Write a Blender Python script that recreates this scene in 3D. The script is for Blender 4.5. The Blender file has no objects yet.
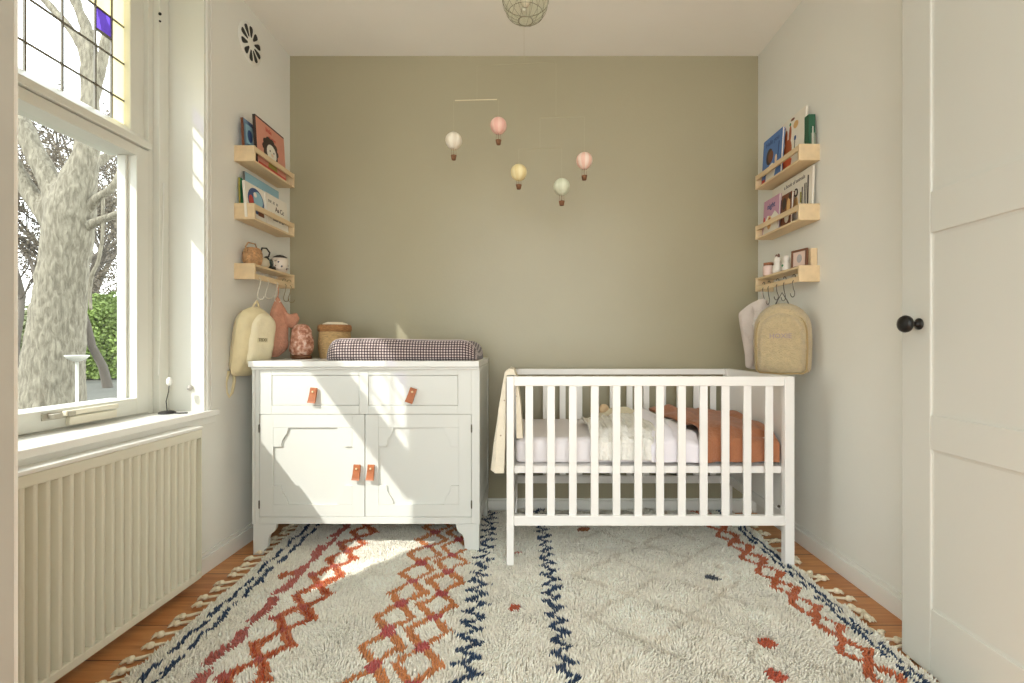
import bpy, bmesh, math, random
import numpy as np
from mathutils import Vector, Matrix, noise
random.seed(7)
COL = bpy.context.scene.collection
PI = math.pi
F = 480.0; PX = 529.0; PY = 344.0; CZ = 0.958      # focal length and principal point in the 1024x683 frame
D = 2.737                                            # distance of the back wall
XL, XR, H = -1.363, 1.306, 2.60

# ------------------------------------------------------------------ materials
def srgb(c):
    return tuple((v/255/12.92 if v/255 <= .04045 else ((v/255+.055)/1.055)**2.4) for v in c) + (1,)
MATS = {}
def mat(name, c, rough=.5, var=.05, nscale=6, bump=0, bscale=60, metal=0, spec=.5, stretch=(1,1,1), sheen=0, sss=0):
    if name in MATS: return MATS[name]
    m = bpy.data.materials.new(name); m.use_nodes = True
    nt = m.node_tree; b = nt.nodes['Principled BSDF']
    b.inputs['Roughness'].default_value = rough; b.inputs['Metallic'].default_value = metal
    b.inputs['Specular IOR Level'].default_value = spec
    if sheen: b.inputs['Sheen Weight'].default_value = sheen
    tc = nt.nodes.new('ShaderNodeTexCoord'); mp = nt.nodes.new('ShaderNodeMapping')
    mp.inputs['Scale'].default_value = stretch
    nt.links.new(tc.outputs['Object'], mp.inputs[0])
    n = nt.nodes.new('ShaderNodeTexNoise'); n.inputs['Scale'].default_value = nscale; n.inputs['Detail'].default_value = 4
    nt.links.new(mp.outputs[0], n.inputs['Vector'])
    r = nt.nodes.new('ShaderNodeValToRGB'); a = srgb(c)
    r.color_ramp.elements[0].position = .3; r.color_ramp.elements[1].position = .7
    r.color_ramp.elements[0].color = tuple(x*(1-var) for x in a[:3])+(1,)
    r.color_ramp.elements[1].color = tuple(min(1, x*(1+var)) for x in a[:3])+(1,)
    nt.links.new(n.outputs[0], r.inputs[0]); nt.links.new(r.outputs[0], b.inputs['Base Color'])
    if bump:
        n2 = nt.nodes.new('ShaderNodeTexNoise'); n2.inputs['Scale'].default_value = bscale; n2.inputs['Detail'].default_value = 3
        nt.links.new(mp.outputs[0], n2.inputs['Vector'])
        bp = nt.nodes.new('ShaderNodeBump'); bp.inputs['Strength'].default_value = bump; bp.inputs['Distance'].default_value = .01
        nt.links.new(n2.outputs[0], bp.inputs['Height']); nt.links.new(bp.outputs[0], b.inputs['Normal'])
    MATS[name] = m; return m

wall_white = mat('wall_paint_white', (234,233,224), .55, .02, 2, .04, 120)
wall_olive = mat('wall_paint_olive', (167,159,132), .34, .03, 1.5, .05, 90)
ceil_m = mat('ceiling_paint', (250,248,240), .7, .02, 2)
trim_m = mat('trim_paint', (232,231,223), .35, .015, 3)
frame_m = mat('window_paint', (226,226,216), .35, .02, 3)
sill_m = mat('sill_paint', (238,237,230), .3, .01, 3)
rad_m = mat('radiator_enamel', (220,216,196), .35, .01, 3)
door_m = mat('door_paint', (206,206,197), .4, .01, 3)
furn_m = mat('dresser_paint', (214,215,208), .4, .01, 3)
gap_m = mat('dark_gap', (120,118,105), .8)
crib_m = mat('crib_paint', (243,241,236), .35, .01, 3)
birch_m = mat('birch_wood', (228,203,162), .5, .07, 5, .08, 40, stretch=(6,1,6))
black_m = mat('black_metal', (38,37,35), .35, .05, 10, metal=.6)
black_plain = mat('black_matte', (35,34,32), .6)
brass_m = mat('dull_brass', (150,135,100), .3, metal=.9)
leather_m = mat('tan_leather', (166,98,58), .5, .12, 40, .2, 150)
sheet_m = mat('white_sheet', (236,231,232), .8, .02, 8, .1, 200)
duvet_m = mat('white_duvet', (240,236,242), .8, .02, 6, .1, 200, sheen=.2)
rust_m = mat('rust_muslin', (172,112,76), .85, .1, 12, .5, 90, sheen=.2)
lace_m = mat('lace_blanket', (240,238,230), .9, .04, 90, 1.0, 45)
teddy_m = mat('beige_teddy', (204,184,142), .95, .1, 60, 1.0, 220, sheen=.4)
cream_m = mat('cream_quilt', (228,214,172), .75, .06, 20, .35, 60, sheen=.2)
pink_m = mat('dusty_pink_knit', (205,150,124), .9, .1, 50, .6, 150)
mauvecl_m = mat('pale_mauve_cloth', (208,196,186), .85, .05, 12, .3, 80)
thread_m = mat('pale_thread', (190,181,150), .6)
wicker_m = mat('wicker', (206,170,118), .8, .2, 60, 1.0, 90, stretch=(1,1,3))
wickerd_m = mat('wicker_dark', (176,126,78), .8, .25, 60, 1.0, 90, stretch=(1,1,3))
linen_m = mat('basket_contents', (235,225,200), .9, .05, 30, .3, 80)
base_wood = mat('dark_wood', (105,68,42), .5, .2, 20)
bark_pink = mat('salt_crystal', (205,140,112), .45, .3, 22, 1.0, 30)
white_plast = mat('white_plastic', (245,244,238), .3)

def emat(name, col):                                   # quick plain paper ink
    return mat(name, col, .55, .03, 20)

def glass_mat():
    m = bpy.data.materials.new('window_glass'); m.use_nodes = True; nt = m.node_tree
    nt.nodes.clear(); o = nt.nodes.new('ShaderNodeOutputMaterial')
    t = nt.nodes.new('ShaderNodeBsdfTransparent'); g = nt.nodes.new('ShaderNodeBsdfGlossy'); g.inputs['Roughness'].default_value = .02
    lw = nt.nodes.new('ShaderNodeLayerWeight'); lw.inputs[0].default_value = .5
    pw_ = nt.nodes.new('ShaderNodeMath'); pw_.operation = 'POWER'; pw_.inputs[1].default_value = 5; nt.links.new(lw.outputs['Facing'], pw_.inputs[0])
    f = nt.nodes.new('ShaderNodeMath'); f.operation = 'MULTIPLY_ADD'; f.inputs[1].default_value = .5; f.inputs[2].default_value = .02; nt.links.new(pw_.outputs[0], f.inputs[0])
    mx = nt.nodes.new('ShaderNodeMixShader')
    t.inputs['Color'].default_value = (.97,.98,.97,1)
    nt.links.new(f.outputs[0], mx.inputs[0]); nt.links.new(t.outputs[0], mx.inputs[1]); nt.links.new(g.outputs[0], mx.inputs[2])
    nt.links.new(mx.outputs[0], o.inputs[0]); return m
glass_m = glass_mat()
def tint_mat(name, c, diff):
    m = bpy.data.materials.new(name); m.use_nodes = True; nt = m.node_tree
    nt.nodes.clear(); o = nt.nodes.new('ShaderNodeOutputMaterial')
    t = nt.nodes.new('ShaderNodeBsdfTransparent'); t.inputs['Color'].default_value = srgb(c)
    d = nt.nodes.new('ShaderNodeBsdfTranslucent'); d.inputs['Color'].default_value = srgb(c)
    n = nt.nodes.new('ShaderNodeTexNoise'); n.inputs['Scale'].default_value = 12
    mt = nt.nodes.new('ShaderNodeMath'); mt.operation = 'MULTIPLY_ADD'; mt.inputs[1].default_value = .1; mt.inputs[2].default_value = diff
    mx = nt.nodes.new('ShaderNodeMixShader'); nt.links.new(n.outputs[0], mt.inputs[0]); nt.links.new(mt.outputs[0], mx.inputs[0])
    nt.links.new(t.outputs[0], mx.inputs[1]); nt.links.new(d.outputs[0], mx.inputs[2]); nt.links.new(mx.outputs[0], o.inputs[0]); return m
yellow_glass = tint_mat('yellow_glass', (226,212,160), .85)
purple_glass = tint_mat('purple_glass', (96,70,170), .4)
jar_glass = mat('pink_glass', (232,205,195), .1, .03)

def floor_mat():
    m = bpy.data.materials.new('pine_planks'); m.use_nodes = True; nt = m.node_tree; b = nt.nodes['Principled BSDF']
    L = nt.links; N = nt.nodes.new
    tc = N('ShaderNodeTexCoord'); sp = N('ShaderNodeSeparateXYZ'); L.new(tc.outputs['Object'], sp.inputs[0])
    def math_(op, a, bv=None):
        n = N('ShaderNodeMath'); n.operation = op
        for i, v in enumerate((a, bv)):
            if v is None: continue
            if isinstance(v, (int, float)): n.inputs[i].default_value = v
            else: L.new(v, n.inputs[i])
        return n.outputs[0]
    k = math_('DIVIDE', math_('ADD', sp.outputs[1], 10*.183-1.45), .183)
    fr = math_('FRACT', k); fl = math_('FLOOR', k)
    seam = math_('LESS_THAN', fr, .025)
    wn = N('ShaderNodeTexWhiteNoise'); wn.noise_dimensions = '1D'; L.new(fl, wn.inputs['W'])
    mp = N('ShaderNodeMapping'); mp.inputs['Scale'].default_value = (1.2, 14, 1); L.new(tc.outputs['Object'], mp.inputs[0])
    cb = N('ShaderNodeCombineXYZ'); L.new(math_('MULTIPLY', wn.outputs[0], 7.0), cb.inputs[0])
    va = N('ShaderNodeVectorMath'); L.new(mp.outputs[0], va.inputs[0]); L.new(cb.outputs[0], va.inputs[1])
    nz = N('ShaderNodeTexNoise'); nz.inputs['Scale'].default_value = 2.5; nz.inputs['Detail'].default_value = 6; nz.inputs['Distortion'].default_value = 1.2
    L.new(va.outputs[0], nz.inputs['Vector'])
    r = N('ShaderNodeValToRGB'); r.color_ramp.elements[0].position = .3; r.color_ramp.elements[1].position = .75
    r.color_ramp.elements[0].color = srgb((176,112,62)); r.color_ramp.elements[1].color = srgb((212,152,94))
    L.new(math_('ADD', nz.outputs[0], math_('MULTIPLY', math_('SUBTRACT', wn.outputs[0], .5), .25)), r.inputs[0])
    mx = N('ShaderNodeMix'); mx.data_type = 'RGBA'; L.new(seam, mx.inputs[0]); L.new(r.outputs[0], mx.inputs[6]); mx.inputs[7].default_value = srgb((95,52,28))
    L.new(mx.outputs[2], b.inputs['Base Color']); b.inputs['Roughness'].default_value = .4
    return m

# ------------------------------------------------------------------ mesh builder
class MB:
    def __init__(s): s.v = []; s.f = []; s.m = []; s.uv = None; s.k = 0
    def add(s, vs, fs, mi=None):
        o = len(s.v); s.v += [tuple(p) for p in vs]; s.f += [tuple(i+o for i in f) for f in fs]; s.m += [s.k if mi is None else mi]*len(fs); return s
    def box(s, x0, x1, y0, y1, z0, z1, mi=None, M=None):
        vs = [Vector(p) for p in ((x0,y0,z0),(x1,y0,z0),(x1,y1,z0),(x0,y1,z0),(x0,y0,z1),(x1,y0,z1),(x1,y1,z1),(x0,y1,z1))]
        if M: vs = [M @ p for p in vs]
        return s.add(vs, [(0,3,2,1),(4,5,6,7),(0,1,5,4),(1,2,6,5),(2,3,7,6),(3,0,4,7)], mi)
    def prism(s, pts, a, b, axis='y', mi=None):        # polygon (CCW seen from -axis for y) extruded between a and b
        n = len(pts)
        def P(p, t): return {'y': (p[0], t, p[1]), 'x': (t, p[0], p[1]), 'z': (p[0], p[1], t)}[axis]
        vs = [P(p, a) for p in pts]+[P(p, b) for p in pts]
        fs = [tuple(range(n)), tuple(range(2*n-1, n-1, -1))]+[(i, n+i, n+(i+1) % n, (i+1) % n) for i in range(n)]
        return s.add(vs, fs, mi)
    def tube(s, pts, r, n=8, mi=None, cap=True, closed=False):
        pts = [Vector(p) for p in pts]; k = len(pts); rs = r if isinstance(r, (list, tuple)) else [r]*k
        vs = []; up = None
        for i, p in enumerate(pts):
            if closed: t = pts[(i+1) % k]-pts[i-1]
            else: t = pts[min(i+1, k-1)]-pts[max(i-1, 0)]
            t.normalize()
            if up is None:
                up = Vector((0,0,1)) if abs(t.z) < .9 else Vector((1,0,0))
            a = t.cross(up)
            if a.length < 1e-4: a = t.orthogonal()
            a.normalize(); b = t.cross(a).normalized(); up = -b if False else up
            up = b.copy() if b.dot(up) > 0 else -b
            a = t.cross(up).normalized(); b = up
            vs += [p+(a*math.cos(2*PI*j/n)+b*math.sin(2*PI*j/n))*rs[i] for j in range(n)]
        fs = []
        for i in range(k if closed else k-1):
            i2 = (i+1) % k
            fs += [(i*n+j, i*n+(j+1) % n, i2*n+(j+1) % n, i2*n+j) for j in range(n)]
        if cap and not closed: fs += [tuple(range(n-1,-1,-1)), tuple((k-1)*n+j for j in range(n))]
        return s.add(vs, fs, mi)
    def lathe(s, prof, c=(0,0,0), n=24, mi=None, axis='z', fn=None):
        vs = []
        for (r, h) in prof:
            for j in range(n):
                a = 2*PI*j/n; rr = r*(fn(a, h) if fn else 1)
                p = (rr*math.cos(a), rr*math.sin(a), h)
                if axis == 'y': p = (p[0], p[2], p[1])
                if axis == 'x': p = (p[2], p[0], p[1])
                vs.append((c[0]+p[0], c[1]+p[1], c[2]+p[2]))
        k = len(prof)
        fs = [(i*n+j, i*n+(j+1) % n, (i+1)*n+(j+1) % n, (i+1)*n+j) for i in range(k-1) for j in range(n)]
        if prof[0][0] > 1e-5: fs.append(tuple(range(n-1,-1,-1)))
        if prof[-1][0] > 1e-5: fs.append(tuple((k-1)*n+j for j in range(n)))
        return s.add(vs, fs, mi)
    def puff(s, outline, T, ring=9, e=3, front=1.0, back=1.0, nz=0, nf=8, n=64, mi=None, y=0, seed=0):
        # cushion-like body: outline in (x,z), swells along -y (front) and +y (back)
        cx = sum(p[0] for p in outline)/len(outline); cz = sum(p[1] for p in outline)/len(outline)
        # smooth resample by arc length
        P = [Vector((p[0], p[1])) for p in outline]; L = [0]
        for i in range(len(P)): L.append(L[-1]+(P[(i+1) % len(P)]-P[i]).length)
        pts = []
        for j in range(n):
            d = L[-1]*j/n
            for i in range(len(P)):
                if L[i] <= d <= L[i+1]:
                    t = (d-L[i])/max(1e-9, L[i+1]-L[i]); pts.append(P[i].lerp(P[(i+1) % len(P)], t)); break
        for _ in range(1): pts = [(pts[i-1]+pts[i]*2+pts[(i+1) % n])/4 for i in range(n)]
        vs = []; fs = []
        def side(sg, amt):
            o = len(vs)
            vs.append((cx, y-sg*T/2*amt, cz))
            for r in range(1, ring+1):
                t = r/ring
                h = T/2*amt*max(0, 1-t**e)**.5
                for p in pts:
                    x = cx+(p.x-cx)*t; z = cz+(p.y-cz)*t
                    hh = h
                    if nz: hh = h+nz*noise.noise(Vector((x*nf+seed, sg*3.1, z*nf)))*(1-t**4)
                    vs.append((x, y-sg*hh, z))
            for j in range(n):
                a, b = o+1+j, o+1+(j+1) % n
                fs.append((o, a, b) if sg > 0 else (o, b, a))
            for r in range(ring-1):
                for j in range(n):
                    a = o+1+r*n+j; b = o+1+r*n+(j+1) % n; c2 = b+n; d2 = a+n
                    fs.append((a, d2, c2, b) if sg > 0 else (a, b, c2, d2))
            return o
        side(1, front); side(-1, back)
        return s.add(vs, fs, mi)
    def grid(s, fn, nu, nv, mi=None):
        vs = [fn(i/nu, j/nv) for i in range(nu+1) for j in range(nv+1)]
        fs = [(i*(nv+1)+j, (i+1)*(nv+1)+j, (i+1)*(nv+1)+j+1, i*(nv+1)+j+1) for i in range(nu) for j in range(nv)]
        return s.add(vs, fs, mi)
    def build(s, name, mats, parent=None, smooth=False, bevel=0, world=True, solid=0, subsurf=0, weld=False, loc=None):
        off = Vector((0,0,0))
        if parent is not None and world:
            q = parent
            while q is not None: off += q.location; q = q.parent
        vs = [(p[0]-off.x, p[1]-off.y, p[2]-off.z) for p in s.v] if off.length else s.v
        if loc is not None: vs = [(p[0]-loc[0], p[1]-loc[1], p[2]-loc[2]) for p in vs]
        me = bpy.data.meshes.new(name); me.from_pydata(vs, [], s.f)
        for m in (mats if isinstance(mats, (list, tuple)) else [mats]): me.materials.append(m)
        me.polygons.foreach_set('material_index', s.m)
        bm = bmesh.new(); bm.from_mesh(me)
        if weld: bmesh.ops.remove_doubles(bm, verts=bm.verts, dist=1e-5)
        bmesh.ops.recalc_face_normals(bm, faces=bm.faces)
        bm.to_mesh(me); bm.free()
        if smooth:
            me.polygons.foreach_set('use_smooth', [True]*len(me.polygons))
            if smooth == 'auto': me.set_sharp_from_angle(angle=math.radians(38))
        o = bpy.data.objects.new(name, me); COL.objects.link(o)
        if loc is not None: o.location = loc
        if parent is not None: o.parent = parent
        if solid:
            md = o.modifiers.new('solid', 'SOLIDIFY'); md.thickness = solid; md.offset = 0
        if bevel:
            md = o.modifiers.new('bevel', 'BEVEL'); md.width = bevel; md.segments = 2; md.limit_method = 'ANGLE'
        if subsurf:
            md = o.modifiers.new('sub', 'SUBSURF'); md.levels = subsurf; md.render_levels = subsurf
        return o

def thing(name, label, cat, loc=(0,0,0), rotz=0, group=None):
    o = bpy.data.objects.new(name, None); COL.objects.link(o); o.empty_display_size = .05
    o.location = loc; o.rotation_euler = (0,0,rotz); o['label'] = label; o['category'] = cat
    if group: o['group'] = group
    return o
def tag(o, label, cat, group=None, kind=None):
    o['label'] = label; o['category'] = cat
    if group: o['group'] = group
    if kind: o['kind'] = kind
    return o
def struct(o, label, cat): o['kind'] = 'structure'; o['label'] = label; o['category'] = cat; return o
def W(px, py, d): return Vector(((px-PX)*d/F, d, CZ-(py-PY)*d/F))
def Wx(px, d): return (px-PX)*d/F
def Wz(py, d): return CZ-(py-PY)*d/F

def text_mb(txt, size, depth=.0008, bold=0):
    cu = bpy.data.curves.new('t', 'FONT'); cu.body = txt; cu.size = size; cu.extrude = depth; cu.offset = bold
    cu.align_x = 'CENTER'; cu.align_y = 'CENTER'; cu.resolution_u = 3
    o = bpy.data.objects.new('t', cu); COL.objects.link(o)
    dg = bpy.context.evaluated_depsgraph_get(); dg.update()
    me = bpy.data.meshes.new_from_object(o.evaluated_get(dg))
    vs = [(v.co.x, v.co.z, v.co.y) for v in me.vertices]; fs = [tuple(reversed(p.vertices)) for p in me.polygons]
    bpy.data.objects.remove(o); bpy.data.curves.remove(cu); bpy.data.meshes.remove(me)
    return vs, fs

# ------------------------------------------------------------------ room shell
YB = -1.15                                               # open end behind the viewer
o = MB().box(XL-.3, XR+.3, YB, D+.3, -.2, 0).build('floor', floor_mat()); struct(o, 'orange-brown pine plank floor', 'floor')
o = MB().box(XL-.3, XR+.3, YB, D+.3, H, H+.2).build('ceiling', ceil_m); struct(o, 'smooth off-white ceiling', 'ceiling')
o = MB().box(XL-.3, XR+.3, D, D+.3, 0, H).build('wall_back', wall_olive); struct(o, 'olive-beige painted back wall', 'wall')
o = MB().box(XR, XR+.3, YB, D, 0, H).build('wall_right', wall_white); struct(o, 'off-white painted right wall', 'wall')
WY0, WY1, WZ0, WZ1 = .765, 2.02, .66, 2.45               # opening in the left wall
XO = -1.66                                              # outside of the wall
mb = MB()
mb.box(XO, XL, YB, WY0, 0, H).box(XO, XL, WY1, D, 0, H).box(XO, XL, WY0, WY1, 0, WZ0-.04).box(XO, XL, WY0, WY1, WZ1, H)
o = mb.build('wall_left', wall_white); struct(o, 'off-white wall with the tall window', 'wall')
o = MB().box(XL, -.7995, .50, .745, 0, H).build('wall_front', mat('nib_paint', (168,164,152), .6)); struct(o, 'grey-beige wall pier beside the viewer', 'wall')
o = MB().box(-.83, -.809, .7455, .760, 0, H).build('trim_1', trim_m); struct(o, 'white edge strip of the wall pier', 'trim')
# baseboards
def baseboard(name, pts, axis):
    mb = MB()
    return mb
o = MB().box(XL, XR, D-.014, D, 0, .068).box(XL, XR, D-.008, D, .068, .08).build('baseboard_back', trim_m, bevel=.002); struct(o, 'low white baseboard of the back wall', 'baseboard')
o = MB().box(XR-.016, XR, YB, D-.014, 0, .068).box(XR-.009, XR, YB, D-.014, .068, .085).build('baseboard_right', trim_m, bevel=.002); struct(o, 'white stepped baseboard of the right wall', 'baseboard')
o = MB().box(XL, XL+.016, .745, D-.014, 0, .068).box(XL, XL+.009, .745, D-.014, .068, .085).build('baseboard_left', trim_m, bevel=.002); struct(o, 'white stepped baseboard of the left wall', 'baseboard')

# ------------------------------------------------------------------ window
win = thing('window_1', 'tall white window with leaded upper light and single lower sash', 'window', (XL-.2, 1.42, WZ0)); win['kind'] = 'structure'
GY0, GY1 = .88, 1.865
# lining of the reveal (deep white boards) and architrave
mb = MB()
mb.box(XO+.003, XL+.004, WY1-.012, WY1+.001, WZ0-.03, WZ1).box(XO+.003, XL+.004, WY0-.001, WY0+.012, WZ0-.03, WZ1).box(XO+.003, XL+.004, WY0+.012, WY1-.012, WZ1-.012, WZ1)
mb.build('reveal_lining', frame_m, win)
mb = MB()
for y0, y1 in ((WY1-.002, WY1+.016), (WY1+.020, WY1+.030)): mb.box(XL, XL+.012, y0, y1, WZ0, WZ1+.05)
for y0, y1 in ((WY0-.016, WY0+.002), (WY0-.06, WY0-.02)): mb.box(XL, XL+.012, y0, y1, WZ0, WZ1+.05)
mb.box(XL, XL+.013, WY0-.062, WY1+.032, WZ1+.05, WZ1+.09)
mb.build('architrave', trim_m, win, bevel=.002)
mb = MB()
XI = -1.53                                              # inner face of the frame
mb.box(-1.643, -1.505, 1.955, WY1-.012, WZ0, WZ1-.012)  # far jamb post
mb.box(-1.63, XI, GY1+.065, 1.955, WZ0, WZ1-.012)
mb.box(-1.643, -1.505, WY0+.012, GY0-.065, WZ0, WZ1-.012)
mb.box(-1.60, -1.548, GY1, GY1+.066, 1.745, WZ1-.012).box(-1.60, -1.548, GY0-.066, GY0, 1.745, WZ1-.012)
mb.box(-1.60, -1.549, GY0, GY1, 2.36, WZ1-.012)
# transom: sloped top
mb.prism([(-1.643,1.735),(-1.515,1.735),(-1.515,1.762),(-1.572,1.811),(-1.643,1.811)], GY0-.064, GY1+.064, 'y')
mb.box(-1.642, XI-.001, GY0-.065, 1.955, WZ0-.02, .682)
mb.build('window_frame', frame_m, win, bevel=.003)
# lower sash
mb = MB()
mb.box(-1.600, XI+.004, GY1+.003, GY1+.062, .684, 1.732).box(-1.600, XI+.004, GY0-.062, GY0-.003, .684, 1.732)
mb.box(-1.636, XI+.004, GY0-.004, GY1+.004, .684, .748).box(-1.636, XI+.004, GY0-.004, GY1+.004, 1.692, 1.732)
for y0, y1 in ((GY1-.008, GY1+.002), (GY0-.002, GY0+.008)): mb.box(-1.595, -1.56, y0, y1, .749, 1.691)
sash = mb.build('sash', frame_m, win, bevel=.003)
MB().add([(-1.59,GY0,.75),(-1.59,GY1,.75),(-1.59,GY1,1.69),(-1.59,GY0,1.69)], [(0,1,2,3)]).build('pane', glass_m, sash)
# leaded light
ZT = 2.36; vy = [1.81, 1.742, 1.619, 1.499, 1.379, 1.259, 1.139, 1.02, .935]; hz = [1.902, 2.045, 2.188]
def pane(mb, y0, y1, z0, z1, x=-1.575): return mb.add([(x,y0,z0),(x,y1,z0),(x,y1,z1),(x,y0,z1)], [(0,1,2,3)])
pane(pane(pane(MB(), 1.02, 1.742, 1.811, 2.188), .935, 1.02, 1.811, 2.108), 1.742, 1.810, 1.811, 2.108).build('upper_pane', glass_m, win)
mb = MB()
for y in vy: mb.box(-1.5785, -1.5715, y-.0028, y+.0028, 1.811, ZT)
for z in hz: mb.box(-1.578, -1.572, GY0, GY1, z-.0028, z+.0028)
mb.build('lead_cames', mat('lead', (120,116,104), .6), win)
mb = MB()
pane(mb, 1.810, GY1, 1.811, 2.188); pane(mb, GY0, GY1, 2.188, ZT); pane(mb, GY0, .935, 1.811, 2.188)
mb.build('yellow_border_glass', yellow_glass, win)
pane(pane(MB(), 1.742, 1.810, 2.108, 2.188), .935, 1.02, 2.108, 2.188).build('purple_corner_glass', purple_glass, win)
MB().box(-1.580, -1.570, 1.745, 1.807, 2.103, 2.109).build('lead_bar', mat('lead', (92,90,84), .5), win)
# stay on the bottom rail
st = MB()
zs = .700
st.box(XI+.004, XI+.010, 1.50, 1.60, .716, .738).box(XI+.010, XI+.03, 1.515, 1.545, .722, .736).box(XI+.010, XI+.03, 1.565, 1.59, .722, .736)
st.build('stay_bracket', mat('satin_metal', (176,170,155), .35, metal=.5), sash, bevel=.001)
MB().box(XI+.012, XI+.026, 1.56, 1.76, .724, .740).box(XI+.004, XI+.020, 1.58, 1.76, .690, .718).build('stay_bar', mat('painted_stay', (232,226,206), .4), sash, bevel=.002)
# white blind cord, hooks
mb = MB(); pts = [(-1.53+.03, 1.99-.02, 1.62), (-1.50, 1.965, 1.3), (-1.505, 1.958, .98), (-1.51, 1.955, .83)]
mb.tube(pts, .0016, 6)
mb.build('blind_cord', white_plast, win, smooth=True)
mb = MB().lathe([(0,0),(.006,.002),(.006,.006),(0,.008)], (-1.5, 1.947, 2.30), 10, axis='y').lathe([(0,0),(.004,.002),(.004,.006),(0,.008)], (-1.5, 1.947, 2.27), 10, axis='y')
mb.build('cord_hook', black_m, win, smooth=True)
mb = MB().lathe([(0,0),(.010,.003),(.012,.010),(.004,.014),(0,.014)], (-1.415, WY1-.026, .775), 14, axis='y')
mb.build('suction_button', mat('grey_rubber', (180,175,168), .5), win, smooth=True)
mb = MB().lathe([(.012,0),(.012,.004)], (-1.45, WY1-.018, 2.43), 14, axis='y'); mb.build('screw_cap', black_plain, win)

# sill board and moulding below it
sill = MB()
sill.prism([(-1.529,WY0+.013),(XL+.001,WY0+.013),(XL+.001,WY0-.06),(-1.335,WY0-.06),(-1.335,WY1+.055),(XL+.001,WY1+.055),(XL+.001,WY1-.013),(-1.529,WY1-.013)], .652, .678, 'z')
o = sill.build('trim_2', sill_m, bevel=.004); struct(o, 'white window sill board above the radiator', 'sill')
o = MB().box(XL, -1.347, WY0-.04, WY1+.04, .622, .652).build('trim_3', trim_m, bevel=.002); struct(o, 'narrow white moulding under the window sill', 'trim')

# sensor on the sill
t = thing('thermometer', 'white ball on thin black wire stand in the window sill corner', 'thermometer', (-1.455, 1.93, .678))
MB().lathe([(.0,0),(.03,.0),(.03,.006),(.022,.010),(0,.010)], (0,0,0), 18).build('base', black_plain, t, True, world=False)
MB().tube([(0,0,.008),(-.004,.0,.05),(.004,.003,.09),(.006,.003,.118)], .0016, 6).build('wire', black_plain, t, True, world=False)
MB().lathe([(0,.112),(.007,.115),(.010,.124),(.010,.136),(.006,.144),(0,.146)], (.006,.003,0), 16).build('ball', white_plast, t, True, world=False)
MB().tube([(.0,-.01,.003),(.03,-.0,.003),(.055,-.008,.003),(.08,.004,.003)], .003, 6).build('cable', black_plain, t, True, world=False)

# ------------------------------------------------------------------ radiator
XRF = -1.29
rad = thing('radiator', 'long cream ribbed panel radiator under the window', 'radiator', (-1.325, 1.35, .04))
mb = MB(); yr0, yr1 = .80, 1.895
mb.box(XRF-.030, XRF-.020, yr0, yr1, .036, .622)
mb.box(XRF-.020, XRF, yr0, yr1, .588, .622).box(XRF-.020, XRF, yr0, yr1, .036, .064)
mb.build('front_panel', rad_m, rad, bevel=.004)
k = 0; y = 1.8595; mb = MB()
while y > yr0+.02:
    w = .0082; h = .0115; z0, z1 = .062, .590
    sec = [(-w-.002,-.010),(-w*.80,h*.75),(-w*.5,h),(w*.5,h),(w*.80,h*.75),(w+.002,-.010)]
    vs = [(XRF-.012+q, y+p, z0) for p, q in sec]+[(XRF-.012+q, y+p, z1) for p, q in sec]
    mb.add(vs, [(i, i+1, i+7, i+6) for i in range(5)])
    y -= .0335
mb.build('ribs', rad_m, rad, smooth=True)
mb = MB().box(-1.352, XRF+.002, yr0, yr1+.004, .622, .634); mb.build('top_grille', sill_m, rad, bevel=.003)
MB().box(-1.352, XRF-.004, yr1, yr1+.004, .05, .622).build('side_panel', rad_m, rad)
MB().box(-1.352, -1.335, yr0, yr1, .05, .60).build('back_panel', rad_m, rad)

# ------------------------------------------------------------------ door
XD = 1.15; dy1 = 1.482; dy0 = .62; ZD = 2.35
dr = thing('door_1', 'open white panelled door at the right', 'door', (XD+.02, dy0, 0)); dr['kind'] = 'structure'
mb = MB(); st_ = .107
mb.box(XD, XD+.04, dy1-st_, dy1, .01, ZD).box(XD, XD+.04, dy0, dy0+st_, .01, ZD)
for z0, z1 in ((.01,.20),(.655,.755),(1.275,1.395),(2.22,ZD)): mb.box(XD, XD+.04, dy0+st_, dy1-st_, z0, z1)
mb.build('door_frame', door_m, dr, bevel=.003)
mb = MB()
for z0, z1 in ((.20,.655),(.755,1.275),(1.395,2.22)):
    a, b = dy0+st_, dy1-st_
    mb.box(XD+.007, XD+.026, a, b, z0, z1)
    mb.add([(XD+.005,a,z0),(XD+.005,b,z0),(XD+.005,b,z1),(XD+.005,a,z1),(XD+.0065,a+.008,z0+.008),(XD+.0065,b-.008,z0+.008),(XD+.0065,b-.008,z1-.008),(XD+.0065,a+.008,z1-.008)],
           [(0,1,5,4),(1,2,6,5),(2,3,7,6),(3,0,4,7)])
mb.build('door_panels', door_m, dr)
mb = MB()
kc = (XD, 1.415, 1.017)
for sg in (-1,):
    mb.lathe([(.0,0),(.017,0),(.017,-.003),(.012,-.006),(.007,-.010),(.007,-.022),(.014,-.027),(.024,-.034),(.026,-.042),(.022,-.050),(.010,-.055),(0,-.056)], kc, 24, axis='x')
mb.lathe([(.0,0),(.017,0),(.017,.003),(.012,.006),(.007,.010),(.007,.022),(.014,.027),(.024,.034),(.026,.042),(.022,.050),(.010,.055),(0,.056)], (XD+.04,)+kc[1:], 24, axis='x')
mb.build('door_knob', black_m, dr, smooth=True)

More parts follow.
